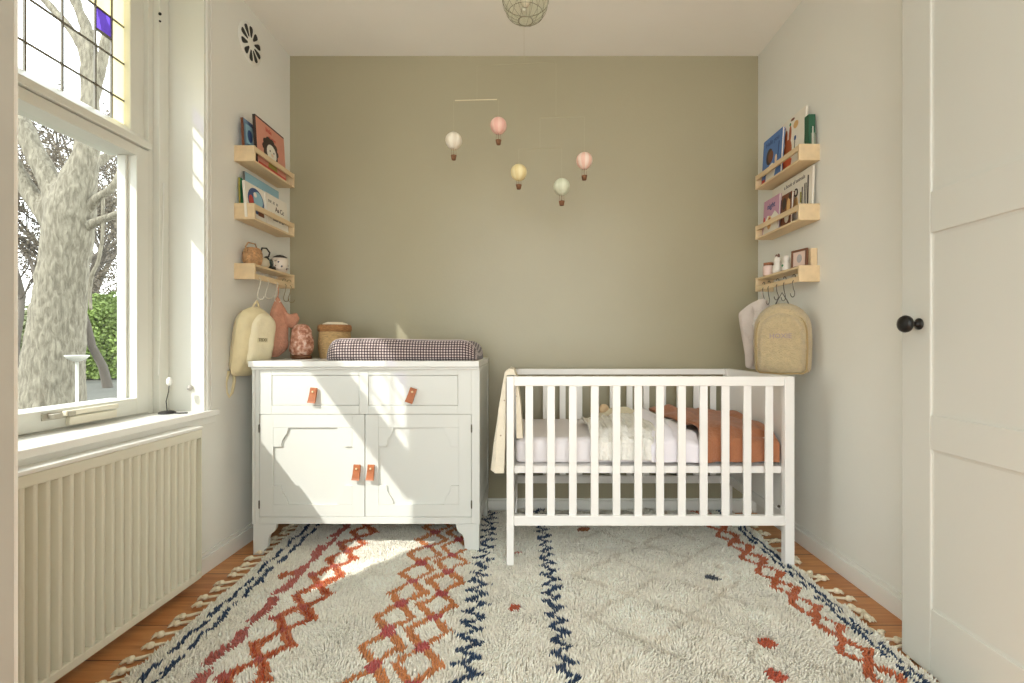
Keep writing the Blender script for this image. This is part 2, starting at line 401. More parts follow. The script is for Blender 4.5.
# ------------------------------------------------------------------ vent rosette on the left wall
vt = thing('vent_cover', 'small round vent with black petal slots high on left wall', 'vent', (XL, 2.345, 2.425))
MB().lathe([(0,.005),(.088,.005),(.094,.002),(.095,0)], (0,0,0), 40, axis='x').build('plate', wall_white, vt, True, world=False)
mb = MB()
for i in range(10):
    a = 2*PI*(i+.5)/10; ca, sa = math.cos(a), math.sin(a)
    sl = []
    for (r, w) in ((.030,.0035),(.045,.008),(.064,.013),(.076,.013),(.082,.007)): sl.append((r, w))
    poly = [(r, w) for r, w in sl]+[(r, -w) for r, w in reversed(sl)]
    mb.prism([(r*ca-w*sa, r*sa+w*ca) for r, w in poly], .004, .0065, 'x')
mb.build('petal_slots', black_plain, vt, world=False)

# ------------------------------------------------------------------ dresser
yf = 2.18; S = yf/F
dx0, dx1 = -1.253, -.227
def cX(c): return (240+c/3.793-PX)*S
def cZ(c, o=310): return CZ-(o+c/3.793-PY)*S
dz_apron = CZ-(524-PY)*S
ds = thing('dresser', 'white painted dresser with two drawers and two panelled doors', 'dresser', ((dx0+dx1)/2, 2.42, 0))
yb = 2.66
mb = MB()
zt = .8545
zdoor1, zdoor0 = cZ(395), CZ-(517.3-PY)*S
# sides with sunk panels, back, bottom, face frame
for x0, x1 in ((dx0, dx0+.02), (dx1-.02, dx1)):
    mb.box(x0, x1, yf+.02, yb, .14, zt)
    mb.box(x0-.003 if x0 < -1 else x0, x1 if x0 < -1 else x1+.003, yf+.02, yf+.07, .14, zt)
    mb.box(x0-.003 if x0 < -1 else x0, x1 if x0 < -1 else x1+.003, yb-.05, yb, .14, zt)
    mb.box(x0-.003 if x0 < -1 else x0, x1 if x0 < -1 else x1+.003, yf+.07, yb-.05, zt-.05, zt)
    mb.box(x0-.003 if x0 < -1 else x0, x1 if x0 < -1 else x1+.003, yf+.07, yb-.05, .14, .2)
mb.box(dx0+.02, dx1-.02, yb-.012, yb, .14, zt).box(dx0+.02, dx1-.02, yf+.03, yb-.012, .14, .155)
dL0, dL1, dR0, dR1 = cX(120), cX(452), cX(487), cX(827); dzt, dzb = cZ(247), cZ(362)
oL0, oM, oR1 = cX(73), cX(473.5), cX(878)
# face frame
mb.box(dx0, oL0, yf, yf+.02, dz_apron, zt).box(oR1, dx1, yf, yf+.02, dz_apron, zt)
mb.box(oL0, dL0, yf, yf+.02, zdoor1, zt).box(dR1, oR1, yf, yf+.02, zdoor1, zt).box(dL1, dR0, yf, yf+.02, zdoor1, zt)
mb.box(dL0, dL1, yf, yf+.02, dzt, zt).box(dR0, dR1, yf, yf+.02, dzt, zt)
mb.box(dL0, dL1, yf, yf+.02, zdoor1, dzb).box(dR0, dR1, yf, yf+.02, zdoor1, dzb)
mb.box(oL0, oR1, yf, yf+.02, dz_apron, zdoor0)
mb.box(dx0+.02, dx1-.02, yf+.024, yf+.028, .15, zt)
# moulding strip left & right of the face
mb.box(dx0-.003, dx0+.010, yf-.004, yf+.02, dz_apron, zt).box(dx1-.010, dx1+.003, yf-.004, yf+.02, dz_apron, zt)
mb.build('carcass', furn_m, ds, bevel=.0015)
mb = MB().box(dx0-.0095, dx1+.002, 2.155, 2.672, .8545, .8815).box(dx0-.004, dx1, 2.168, 2.665, .842, .8545)
mb.build('top', mat('dresser_top_paint', (224,224,218), .35), ds, bevel=.003)
# legs
def leg_pts(sx, xo):
    # bracket profile seen from the front, sx=+1 for a left leg growing to the right
    return [(xo+sx*a, b) for a, b in ((0,0),(.045,0),(.050,.022),(.066,.034),(.069,.075),(.076,.092),(.092,.103),(.102,.118),(.106,dz_apron-.0005),(0,dz_apron-.0005))]
for sx, xo in ((1, dx0), (-1, dx1)):
    zb = 0 if sx > 0 else .02
    p = [(x, max(z, zb)) for x, z in leg_pts(sx, xo)]
    if sx < 0: p = p[::-1]
    q = [(a, b) for a, b in ((yf+.0205,zb),(yf+.045,zb),(yf+.05,.06),(yf+.07,.10),(yf+.075,.139),(yf+.0205,.139))]
    m2 = MB().prism(p, yf, yf+.02, 'y'); m2.prism(q, xo if sx > 0 else xo-.02, xo+.02 if sx > 0 else xo, 'x')
    m2.build('leg', furn_m, ds, bevel=.001)
    q = [(yb-.0005-(a-yf), b) for a, b in q]
    m2 = MB().prism(q[::-1], xo if sx > 0 else xo-.02, xo+.02 if sx > 0 else xo, 'x').box(min(xo, xo+sx*.05), max(xo, xo+sx*.05), yb-.02, yb-.0005, zb, .139)
    m2.build('leg', furn_m, ds, bevel=.001)
def pull(parent, x, z, tilt):
    # folded leather tab: hangs from a rivet
    M = Matrix.Translation((x, yf-.0, z)) @ Matrix.Rotation(tilt, 4, 'Y')
    prof = [(-.004,.032),(-.010,.034),(-.014,.030),(-.017,.0),(-.022,-.026),(-.026,-.034),(-.020,-.035),(-.010,-.012),(-.004,.01)]
    vs = []; w0 = .0150
    for sg in (-1, 1):
        for (a, b) in prof:
            w = w0*(1+.18*max(0, -b/.035))
            vs.append(M @ Vector((sg*w, a, b)))
    n = len(prof)
    mb = MB().add(vs, [tuple(range(n)), tuple(range(2*n-1, n-1, -1))]+[(i, (i+1) % n, n+(i+1) % n, n+i) for i in range(n)])
    c = M @ Vector((0, -.016, .016))
    mb.lathe([(0,-.005),(.003,-.0045),(.005,-.002),(.005,.002)], tuple(c), 12, 1, 'y')
    return mb.build('leather_pull', [leather_m, mat('rivet', (226,200,160), .35)], parent, bevel=0)
g = .0018
for (a, b, hx, tl) in ((dL0, dL1, 314, math.radians(6)), (dR0, dR1, 412, math.radians(18))):
    mb = MB().box(a+g, b-g, yf+.002, yf+.02, dzb+g, dzt-g)
    dw = mb.build('drawer', furn_m, ds, bevel=.001)
    pull(dw, Wx(hx, yf), Wz(395, yf), tl)
def bracket(cx, cz, sx, sz, y0, y1):
    pts = [(0,0),(.068,0),(.066,.010),(.062,.024),(.052,.040),(.042,.054),(.038,.068),(.036,.086),(0,.086)]
    p = [(cx+sx*a, cz-sz*b) for a, b in pts]
    if sx*sz > 0: p = p[::-1]
    return p
for (a, b, hx, pa, pb, hinge) in ((oL0, oM, 357.5, cX(125), cX(425), oL0), (oM, oR1, 371.5, cX(525), cX(830), oR1)):
    z1 = zdoor1-g; z0 = zdoor0+g; a2, b2 = a+g, b-g
    pz1 = CZ-(400+105/3.793-PY)*S; pz0 = CZ-(400+397/3.793-PY)*S
    mb = MB()
    mb.box(a2, pa, yf+.001, yf+.02, z0, z1).box(pb, b2, yf+.001, yf+.02, z0, z1).box(pa, pb, yf+.001, yf+.02, pz1, z1).box(pa, pb, yf+.001, yf+.02, z0, pz0)
    mb.box(pa, pb, yf+.010, yf+.02, pz0, pz1)
    d_ = mb.build('door', furn_m, ds, bevel=.0008)
    for (cx, sx) in ((pa, 1), (pb, -1)):
        for (cz, sz) in ((pz1, 1), (pz0, -1)): MB().prism(bracket(cx+.0005*sx, cz-.0005*sz, sx, sz, 0, 0), yf+.0012, yf+.0085, 'y').build('corner_ornament', furn_m, d_, bevel=.0006)
    pull(d_, Wx(hx, yf), Wz(471.5, yf), math.radians(3))
    for hz_ in (Wz(428.5, yf), Wz(504.5, yf)):
        m4 = MB().lathe([(0,-.019),(.003,-.018),(.0035,0),(.003,.018),(0,.019)], (hinge, yf-.001, hz_), 10)
        m4.build('hinge', mat('aged_steel', (105,100,88), .4, metal=.6), d_, True)

# ------------------------------------------------------------------ changing mat, basket, salt lamp on the dresser
def gingham():
    m = bpy.data.materials.new('gingham'); m.use_nodes = True; nt = m.node_tree; b = nt.nodes['Principled BSDF']; L = nt.links; N = nt.nodes.new
    uv = N('ShaderNodeUVMap'); uv.uv_map = 'UVMap'; sp = N('ShaderNodeSeparateXYZ'); L.new(uv.outputs[0], sp.inputs[0])
    def st(sock):
        a = N('ShaderNodeMath'); a.operation = 'MULTIPLY'; a.inputs[1].default_value = 1/.0128; L.new(sock, a.inputs[0])
        f = N('ShaderNodeMath'); f.operation = 'FRACT'; L.new(a.outputs[0], f.inputs[0])
        l = N('ShaderNodeMath'); l.operation = 'LESS_THAN'; l.inputs[1].default_value = .5; L.new(f.outputs[0], l.inputs[0]); return l.outputs[0]
    ad = N('ShaderNodeMath'); ad.operation = 'ADD'; L.new(st(sp.outputs[0]), ad.inputs[0]); L.new(st(sp.outputs[1]), ad.inputs[1])
    dv = N('ShaderNodeMath'); dv.operation = 'MULTIPLY'; dv.inputs[1].default_value = .5; L.new(ad.outputs[0], dv.inputs[0])
    r = N('ShaderNodeValToRGB'); r.color_ramp.interpolation = 'CONSTANT'
    r.color_ramp.elements[0].color = srgb((200,186,180)); r.color_ramp.elements[1].position = .4; r.color_ramp.elements[1].color = srgb((104,88,88))
    e = r.color_ramp.elements.new(.9); e.color = srgb((50,42,46))
    L.new(dv.outputs[0], r.inputs[0]); L.new(r.outputs[0], b.inputs['Base Color']); b.inputs['Roughness'].default_value = .9
    b.inputs['Sheen Weight'].default_value = .2
    return m
mx0, mx1, my0, my1, mz = -.945, -.243, 2.195, 2.60, .8815
cm = thing('changing_mat', 'padded changing mat with dark plum gingham cover on the dresser', 'changing mat', ((mx0+mx1)/2, (my0+my1)/2, mz))
def mat_section(t):                                     # t in 0..1 along the length
    e = min(t, 1-t)*(mx1-mx0)
    k = min(1, e/.075); k = math.sqrt(max(0, 1-(1-k)**2))
    wv = (my1-my0)/2*(.72+.28*k); hh = .098*(.25+.75*k)+.004*math.sin(t*6)
    prof = []
    for (a, b) in ((-1,.12),(-1.0,.55),(-.95,.85),(-.86,.99),(-.75,.97),(-.6,.82),(-.35,.66),(0,.6),(.35,.66),(.6,.82),(.75,.97),(.86,.99),(.95,.85),(1,.55),(1,.12),(.96,0),(.5,0),(0,0),(-.5,0),(-.96,0)):
        prof.append(((my0+my1)/2+a*wv, mz+max(.0005, b*hh)))
    return prof
nx = 44; mb = MB(); secs = [mat_section(i/nx) for i in range(nx+1)]; n = len(secs[0])
xs = [mx0+(mx1-mx0)*(0.5-0.5*math.cos(PI*i/nx)) for i in range(nx+1)]
secs = [mat_section((x-mx0)/(mx1-mx0)) for x in xs]
vs = [(xs[i], p[0], p[1]) for i in range(nx+1) for p in secs[i]]
fs = [(i*n+j, i*n+(j+1) % n, (i+1)*n+(j+1) % n, (i+1)*n+j) for i in range(nx) for j in range(n)]
fs += [tuple(range(n)), tuple(nx*n+j for j in range(n-1,-1,-1))]
mb.add(vs, fs)
mo = mb.build('mat_cover', gingham(), cm, smooth=True)
me = mo.data; uvl = me.uv_layers.new(name='UVMap')
per = [0]
for j in range(n): per.append(per[-1]+math.dist(secs[nx//2][j], secs[nx//2][(j+1) % n]))
for p in me.polygons:
    for li in p.loop_indices:
        vi = me.loops[li].vertex_index; i, j = divmod(vi, n)
        v = per[j] if not (j == 0 and any((me.loops[l].vertex_index % n) == n-1 for l in p.loop_indices)) else per[n]
        uvl.data[li].uv = (xs[i], v)
mb = MB()
seam = [(xs[i], secs[i][3][0], secs[i][3][1]+.001) for i in range(2, nx-1)]
mb.tube(seam, .0022, 6); mb.build('piping', mat('mat_piping', (190,176,172), .8), cm, True)

bk = thing('basket', 'round wicker basket with dark rim standing behind the changing mat', 'basket', (-1.032, 2.55, .8815)); bk.scale = (.93,.93,1)
def wv(a, h): return 1+.012*math.sin(a*26+(PI if int(h/.012) % 2 else 0))
mb = MB().lathe([(0,.0),(.074,0)]+[(.078+.008*math.sin(i/14*PI)+.004*(i/14), .004+i*.0105) for i in range(15)]+[(.078,.150),(.074,.148),(.072,.01),(0,.01)], (0,0,0), 78, fn=wv)
mb.build('basket_body', wicker_m, bk, True, world=False)
mb = MB().lathe([(.077,.140),(.088,.142),(.091,.152),(.090,.170),(.084,.178),(.078,.172)], (0,0,0), 78, fn=wv)
mb.build('rim_band', wickerd_m, bk, True, world=False)
mb = MB().lathe([(0,.120),(.07,.12),(.074,.165),(.066,.184),(.04,.192),(0,.194)], (0,0,0), 30, fn=lambda a, h: 1+.05*math.sin(3*a+h*40))
o = mb.build('folded_cloths', linen_m, bk, True, world=False)

sl = thing('salt_lamp', 'rough pink salt crystal lamp on dark wooden base beside the basket', 'lamp', (-1.156, 2.44, .8815))
MB().lathe([(0,0),(.046,0),(.048,.008),(.046,.020),(0,.020)], (0,0,0), 28).build('base', base_wood, sl, True, world=False)
mb = MB()
prof = [(0,.018),(.040,.020),(.053,.04),(.058,.065),(.054,.095),(.046,.120),(.044,.145),(.034,.168),(.018,.177),(0,.179)]
fine = []
for i in range(len(prof)-1):
    for q in range(4): fine.append((prof[i][0]+(prof[i+1][0]-prof[i][0])*q/4, prof[i][1]+(prof[i+1][1]-prof[i][1])*q/4))
fine.append(prof[-1])
mb.lathe(fine, (0,0,0), 44, fn=lambda a, h: 1+.10*noise.noise(Vector((math.cos(a)*1.6, math.sin(a)*1.6, h*18)))+.05*noise.noise(Vector((math.cos(a)*6, math.sin(a)*6, h*80))))
def crystal():
    m = bpy.data.materials.new('salt_rock'); m.use_nodes = True; nt = m.node_tree; b = nt.nodes['Principled BSDF']; L = nt.links; N = nt.nodes.new
    tc = N('ShaderNodeTexCoord'); v = N('ShaderNodeTexNoise'); v.inputs['Scale'].default_value = 55; v.inputs['Detail'].default_value = 6; L.new(tc.outputs['Object'], v.inputs['Vector'])
    r = N('ShaderNodeValToRGB'); e = r.color_ramp.elements; e[0].position = .36; e[0].color = srgb((158,98,72)); e[1].position = .66; e[1].color = srgb((236,208,192))
    x = e.new(.5); x.color = srgb((202,148,124)); L.new(v.outputs[0], r.inputs[0]); L.new(r.outputs[0], b.inputs['Base Color'])
    bp = N('ShaderNodeBump'); bp.inputs['Strength'].default_value = .8; bp.inputs['Distance'].default_value = .01; L.new(v.outputs[0], bp.inputs['Height']); L.new(bp.outputs[0], b.inputs['Normal'])
    b.inputs['Roughness'].default_value = .5; return m
mb.build('salt_crystal', crystal(), sl, True, world=False)

# ------------------------------------------------------------------ wall shelves
def shelf(side, y0, y1, ztop, flipped, label, h=.074, dep=.094):
    xw = XL if side < 0 else XR; sg = 1 if side < 0 else -1
    t = thing('wall_shelf', label, 'shelf', (xw, y0, ztop-h), group='birch wall shelves')
    def bx(mb, a, b, *r): return mb.box(min(xw+sg*a, xw+sg*b), max(xw+sg*a, xw+sg*b), *r)
    tk = .012
    for ya in (y0, y1-tk):
        bx(MB(), 0, dep, ya, ya+tk, ztop-h, ztop).build('end_panel', birch_m, t, bevel=.0015)
    zb = ztop-tk if flipped else ztop-h
    bx(MB(), 0.001, dep-.004, y0+tk, y1-tk, zb, zb+.010).build('shelf_board', birch_m, t, bevel=.001)
    zr = ztop-h+.002 if flipped else ztop-.026
    bx(MB(), dep-.011, dep-.001, y0+tk, y1-tk, zr, zr+.024).build('front_rail', birch_m, t, bevel=.001)
    return zb+.010, zr
zs1, _ = shelf(-1, 2.218, 2.60, 1.877, False, 'top birch wall shelf on the left wall with a pink book')
zs2, _ = shelf(-1, 2.218, 2.60, 1.610, False, 'middle birch wall shelf on the left wall with a white book')
zs3, zr3 = shelf(-1, 2.218, 2.60, 1.332, True, 'lowest birch wall shelf on the left wall with hanging hooks')
zq1, _ = shelf(1, 2.154, 2.572, 1.857, False, 'top birch wall shelf on the right wall with a blue book')
zq2, _ = shelf(1, 2.154, 2.572, 1.589, False, 'middle birch wall shelf on the right wall with a mauve book')
zq3, zrq3 = shelf(1, 2.154, 2.572, 1.312, True, 'lowest birch wall shelf on the right wall with hanging hooks')

# books: local x = width, z = height, front face at -y
BOOKS = 'picture books standing on the wall shelves'
def book(side, yc, xfront, z, w, h, th, cover, spine, label, art, lean=.06):
    t = thing('picture_book', label, 'book', group=None)
    t['group'] = BOOKS; t.location = (xfront, yc, z)
    t.rotation_euler = (-lean, 0, PI/2 if side < 0 else -PI/2)
    bd = MB().box(-w/2, w/2, 0, .002, 0, h, 0).box(-w/2, w/2, th-.002, th, 0, h, 0)
    bd.box(-w/2-.001, -w/2+.002, 0, th, 0, h, 1)
    bd.build('cover', [cover, spine], t, world=False)
    MB().box(-w/2+.003, w/2-.003, .002, th-.002, .003, h-.003).build('pages', mat('paper_edge', (238,232,218), .8), t, world=False)
    if art:
        mb = MB(); mats = []
        for (m, kind, *a) in art:
            if m not in mats: mats.append(m)
            i = mats.index(m); yy = -.0006-.0002*art.index((m, kind, *a))
            if kind == 'poly': mb.prism(a[0], yy, 0, 'y', i)
            elif kind == 'oval':
                cx, cz, rx, rz = a; mb.prism([(cx+rx*math.cos(2*PI*q/20), cz+rz*math.sin(2*PI*q/20)) for q in range(20)], yy, 0, 'y', i)
            elif kind == 'text':
                s_, cx, cz, sz = a; vs, fs = text_mb(s_, sz, .0003, sz*.012); mb.add([(v[0]+cx, v[1]+yy, v[2]+cz) for v in vs], fs, i)
        mb.build('cover_picture', mats, t, world=False)
    return t
def rect(x0, x1, z0, z1): return [(x0,z0),(x1,z0),(x1,z1),(x0,z1)]
c_blue = emat('book_slate_blue', (112,140,165)); c_lblue = emat('book_light_blue', (150,190,205)); c_pink = emat('book_salmon', (214,150,128))
c_dark = emat('ink_dark', (62,50,44)); c_white = emat('paper_white', (236,230,216)); c_skin = emat('ink_skin', (232,205,180)); c_brown = emat('ink_brown', (120,72,48))
c_red = emat('ink_red', (196,74,62)); c_green = emat('ink_green', (60,140,92)); c_olive = emat('ink_olive', (160,150,70)); c_navy = emat('ink_navy', (58,84,130))
c_cob = emat('book_cobalt', (86,124,182)); c_mauve = emat('book_mauve', (196,150,172)); c_orange = emat('ink_rust', (176,92,48)); c_corl = emat('ink_coral', (228,108,66))
c_tan = emat('ink_tan', (222,180,120)); c_grey = emat('ink_grey', (110,106,100))
# left top
book(-1, 2.30, -1.318, zs1, .135, .200, .012, c_blue, c_brown, 'slate blue picture book nearest the window on the left top shelf',
     [(c_lblue,'poly',rect(-.05,.055,.09,.18)),(c_navy,'oval',-.02,.13,.02,.03),(c_white,'oval',.02,.12,.018,.025),(c_navy,'text','LOOK',-.0,.19,.02)])
book(-1, 2.415, -1.288, zs1, .265, .240, .014, c_pink, c_dark, 'salmon pink book with a curly-haired child portrait on the left top shelf',
     [(c_dark,'poly',[(-.131,.232),(.131,.232),(.131,.239),(-.131,.239)]),(c_red,'text','little',-.02,.205,.03),(c_red,'text','stories',.01,.178,.024)]
     +[(c_dark,'oval',-.01+.052*math.cos(a),.115+.044*math.sin(a),.022,.018) for a in [i*PI/5 for i in range(-1, 7)]]
     +[(c_white,'oval',-.005,.100,.045,.042),(c_skin,'oval',.0,.092,.012,.008),(c_dark,'oval',-.02,.108,.004,.005),(c_dark,'oval',.015,.108,.004,.005),(c_olive,'poly',[(-.04,.02),(.04,.02),(.03,.055),(-.03,.055)]),(c_red,'poly',rect(-.125,.125,.004,.018))])
# left middle
book(-1, 2.41, -1.330, zs2, .305, .225, .010, c_lblue, c_grey, 'pale sky blue book at the back of the left middle shelf',
     [(c_navy,'text','under the clouds',.0,.175,.026),(c_white,'oval',-.05,.13,.04,.02),(c_navy,'oval',.09,.11,.02,.03)], lean=.03)
book(-1, 2.275, -1.345, zs2, .07, .19, .008, c_green, c_olive, 'thin green book behind the left end panel of the middle shelf', [], lean=.02)
book(-1, 2.30, -1.300, zs2, .165, .170, .012, c_white, c_white, 'white-edged book with a round blue and red picture on left middle shelf',
     [(c_navy,'oval',.0,.095,.068,.062),(c_lblue,'oval',.018,.105,.04,.04),(c_red,'oval',-.042,.085,.02,.03),(c_white,'oval',-.005,.125,.014,.012),(c_brown,'poly',rect(.01,.06,.03,.06)),(c_red,'poly',[(-.07,.03),(-.03,.03),(-.03,.06),(-.07,.05)])], lean=.08)
book(-1, 2.475, -1.290, zs2, .205, .165, .010, c_white, c_white, 'small white book with dark scribbled letters at back wall end',
     [(c_grey,'text','mr. x  o',-.04,.13,.028),(c_dark,'text','Aa Cc',.02,.10,.034),(c_red,'text','e z',-.05,.07,.03),(c_grey,'text','tales of us',.0,.045,.026)], lean=.07)
# right top   (local +x points to the viewer)
book(1, 2.463, 1.238, zq1, .188, .238, .012, c_cob, c_navy, 'cobalt blue book with a child in white beside the back wall',
     [(c_navy,'text','Hello you',-.0,.205,.034),(c_dark,'oval',-.025,.135,.032,.042),(c_brown,'oval',-.010,.130,.025,.032),(c_white,'poly',[(-.05,.0),(.03,.0),(.045,.05),(.01,.092),(-.02,.085),(-.05,.04)]),(c_skin,'oval',.045,.10,.010,.022),(c_navy,'poly',[(.06,.10),(.064,.10),(.072,.18),(.066,.18)]),(c_red,'poly',rect(-.09,-.06,.01,.03))])
book(1, 2.322, 1.262, zq1, .215, .268, .012, c_white, c_white, 'tall white book with a brown long-eared animal on right top shelf',
     [(c_orange,'oval',-.032,.105,.036,.062),(c_orange,'oval',-.052,.180,.011,.040),(c_orange,'oval',-.018,.186,.011,.042),(c_corl,'poly',[(-.085,.008),(.0,.008),(.008,.06),(-.03,.085),(-.075,.07)]),(c_tan,'oval',.03,.215,.020,.018),(c_navy,'oval',.03,.15,.008,.012),(c_green,'oval',-.02,.235,.006,.008),(c_brown,'oval',.0,.252,.016,.006),(c_grey,'poly',rect(.028,.031,.10,.14)),(c_red,'oval',-.07,.235,.005,.006)])
gb = thing('picture_book', 'narrow dark green book standing on end near the right top shelf end', 'book', (1.279, 2.170, zq1))
MB().box(-.014, .016, 0, .035, 0, .205, 0).build('cover', [mat('dark_green_cloth', (40,92,66), .5)], gb, world=False, bevel=.001)
MB().box(-.004, .018, -.0008, 0, .0, .12, 0).box(.002, .006, -.0012, 0, .03, .15, 1).build('cover_picture', [emat('spine_grey', (130,140,125)), c_white], gb, world=False)
# right middle
book(1, 2.355, 1.279, zq2, .36, .245, .010, c_white, c_white, 'large white storybook with animal drawings and lettering on right middle shelf',
     [(c_grey,'text','a book of animals',.03,.215,.026),(c_dark,'oval',-.075,.125,.020,.045),(c_brown,'oval',-.055,.085,.022,.05),(c_dark,'oval',-.03,.14,.012,.035),(c_brown,'oval',.0,.10,.018,.05),(c_white,'oval',.0,.10,.010,.035),(c_dark,'poly',[(.02,.13),(.04,.18),(.044,.18),(.03,.12)]),(c_tan,'oval',.05,.10,.018,.04),(c_dark,'oval',.05,.16,.014,.02),(c_white,'oval',.05,.16,.008,.012),
      (c_dark,'poly',rect(.100,.105,.09,.17)),(c_grey,'poly',rect(.120,.123,.07,.18)),(c_grey,'poly',rect(.132,.135,.07,.18)),(c_dark,'poly',rect(.146,.152,.06,.21)),(c_olive,'poly',rect(.088,.094,.10,.15))], lean=.03)
book(1, 2.470, 1.238, zq2, .155, .185, .010, c_mauve, c_mauve, 'mauve book with a white and orange animal on right middle shelf',
     [(c_navy,'text','night',-.0,.145,.04),(c_white,'poly',[(-.075,.0),(.08,.0),(.08,.08),(.04,.11),(.01,.09),(-.03,.10),(-.06,.07)]),(c_tan,'oval',-.01,.06,.022,.035),(c_orange,'oval',-.01,.065,.012,.022),(c_red,'oval',-.065,.08,.008,.02)])
book(1, 2.335, 1.245, zq2, .090, .165, .012, c_brown, c_dark, 'dark brown picture book between the mauve and the white book',
     [(c_dark,'oval',-.02,.12,.018,.03),(c_tan,'oval',.02,.10,.015,.04),(c_white,'oval',.01,.05,.02,.03),(c_dark,'oval',.03,.145,.01,.015)])

# left low shelf: woven camera basket with black strap, floral cup
wb = thing('toy_camera', 'small woven toy bag at the window end of lowest left shelf', 'toy', (-1.312, 2.278, zs3)); wb.scale = (1.15,1.15,1.12)
MB().lathe([(0,0),(.030,0),(.036,.02),(.036,.05),(.030,.068),(.024,.074),(0,.076)], (0,0,0), 26, fn=lambda a, h: 1+.05*math.sin(a*13+h*300)).build('body', mat('rattan', (196,152,108), .8, .3, 90, 1, 120), wb, True, world=False)
MB().tube([(0,-.035,.05),(-.0,-.05,.07),(0,-.03,.092),(0,.02,.095),(0,.035,.07)], .003, 6).build('handle', mat('rattan', (196,152,108)), wb, True, world=False)
sg = thing('sunglasses', 'black curved strap and glasses lying beside the woven toy bag', 'sunglasses', (-1.30, 2.352, zs3))
MB().tube([(0,-.03,.060),(.0,-.015,.095),(0,.025,.102),(0,.055,.085),(0,.045,.065),(0,.02,.055)], .004, 8).tube([(0,.02,.055),(0,.05,.03),(0,.085,.012)], [.012,.010,.006], 8).build('strap', black_plain, sg, True, world=False)
mb = MB()
for yy in (-.005, .045): mb.lathe([(0,-.003),(.018,-.003),(.020,0),(.018,.003),(0,.003)], (.012, yy, .032), 18, axis='x')
mb.box(.009, .013, .012, .028, .034, .038); mb.box(-.03, -.004, .04, .12, .0, .026)
mb.build('lens', mat('dark_lens', (48,58,56), .15), sg, True, world=False)
MB().lathe([(0,0),(.018,0),(.026,.012),(.022,.035),(.012,.045),(0,.048)], (.01,-.015,0), 18).build('case', mat('grey_cream', (196,186,160), .8), sg, True, world=False)
cp = thing('cup', 'white cup with dark floral specks on the lowest left shelf', 'cup', (-1.308, 2.522, zs3)); cp.scale = (1.08,1.08,1.12)
MB().lathe([(0,0),(.026,0),(.032,.008),(.036,.045),(.037,.068),(.034,.068),(.033,.01),(0,.008)], (0,0,0), 28).build('body', mat('cup_glaze', (232,220,204), .3), cp, True, world=False)
mb = MB()
for i in range(26):
    a = random.uniform(0, 2*PI); h = random.uniform(.014,.062); r = .0335+.0035*(h/.07)
    mb.add([(r*1.03*math.cos(a+dx*.14), r*1.03*math.sin(a+dx*.14), h+dz*.005) for dx, dz in ((-1,-.3),(.2,-1),(1,.4),(-.1,1))], [(0,1,2,3)], i % 2)
mb.build('floral_specks', [c_brown, emat('ink_slate', (70,72,88))], cp, world=False)
MB().tube([(.0,-.034,.055),(0,-.055,.05),(0,-.055,.025),(0,-.034,.018)], .004, 8).build('handle', mat('cup_glaze', (232,220,204), .3), cp, True, world=False)
MB().lathe([(0,.066),(.02,.068),(.028,.074),(.012,.084),(0,.084)], (0,0,0), 18, fn=lambda a, h: 1+.2*math.sin(4*a)).build('lid_tuft', c_dark, cp, True, world=False)
# right low shelf
pf = thing('framed_photo', 'tiny brown framed picture standing on the lowest right shelf', 'picture frame', (1.247, 2.222, zq3)); pf.rotation_euler = (-.03, 0, -PI/2+.25); pf.scale = (1.1,1,1.1)
mb = MB()
for a in (rect(-.042,.042,0,.009), rect(-.042,.042,.069,.078), rect(-.042,-.033,.009,.069), rect(.033,.042,.009,.069)): mb.prism(a, 0, .009, 'y')
mb.build('frame', mat('walnut', (120,80,58), .5, .1, 30), pf, world=False, bevel=.001)
MB().box(-.034, .034, .004, .008, .008, .07, 0).prism([(math.cos(a)*.013, .04+math.sin(a)*.018) for a in [i*PI/8 for i in range(16)]], .003, .004, 'y', 1).build('picture', [emat('photo_pink', (226,200,186)), emat('photo_grey', (178,172,170))], pf, world=False)
wk = thing('wooden_block', 'plain pale wooden box behind the tiny framed picture', 'box', (1.290, 2.20, zq3))
MB().box(-.015, .014, -.03, .03, 0, .082).build('block', birch_m, wk, world=False, bevel=.002)
pj = thing('jar', 'small pink glass jar with brown lid near the back wall', 'jar', (1.235, 2.475, zq3))
MB().lathe([(0,0),(.024,0),(.027,.006),(.027,.045),(.022,.052),(0,.052)], (0,0,0), 24).build('body', jar_glass, pj, True, world=False)
MB().lathe([(0,.052),(.024,.052),(.024,.066),(0,.067)], (0,0,0), 24).build('lid', mat('copper_lid', (158,104,70), .4, metal=.3), pj, True, world=False)
for i, (yy, xx, sc, lab) in enumerate(((2.405, 1.245, 1.0, 'white animal figurine with dark ears beside the pink jar'), (2.33, 1.25, .92, 'white round figurine with green dot beside the framed picture'))):
    fg = thing('figurine', lab, 'figurine', (xx, yy, zq3), group='white figurines on the lowest right shelf')
    MB().lathe([(0,0),(.020*sc,0),(.024*sc,.015*sc),(.021*sc,.04*sc),(.012*sc,.050*sc),(.018*sc,.062*sc),(.017*sc,.076*sc),(.008*sc,.086*sc),(0,.087*sc)], (0,0,0), 24).build('body', mat('porcelain', (236,230,220), .3), fg, True, world=False)
    mb = MB()
    if i == 0:
        for yy2 in (-.011, .011): mb.lathe([(0,0),(.006,.004),(.005,.016),(0,.022)], (0, yy2, .078), 10)
        mb.build('ear', mat('ear_brown', (120,90,80), .6), fg, True, world=False)
    else:
        mb.lathe([(0,-.022),(.006,-.021),(.008,-.018)], (0,0,.028), 12, axis='x'); mb.build('green_dot', c_green, fg, True, world=False)

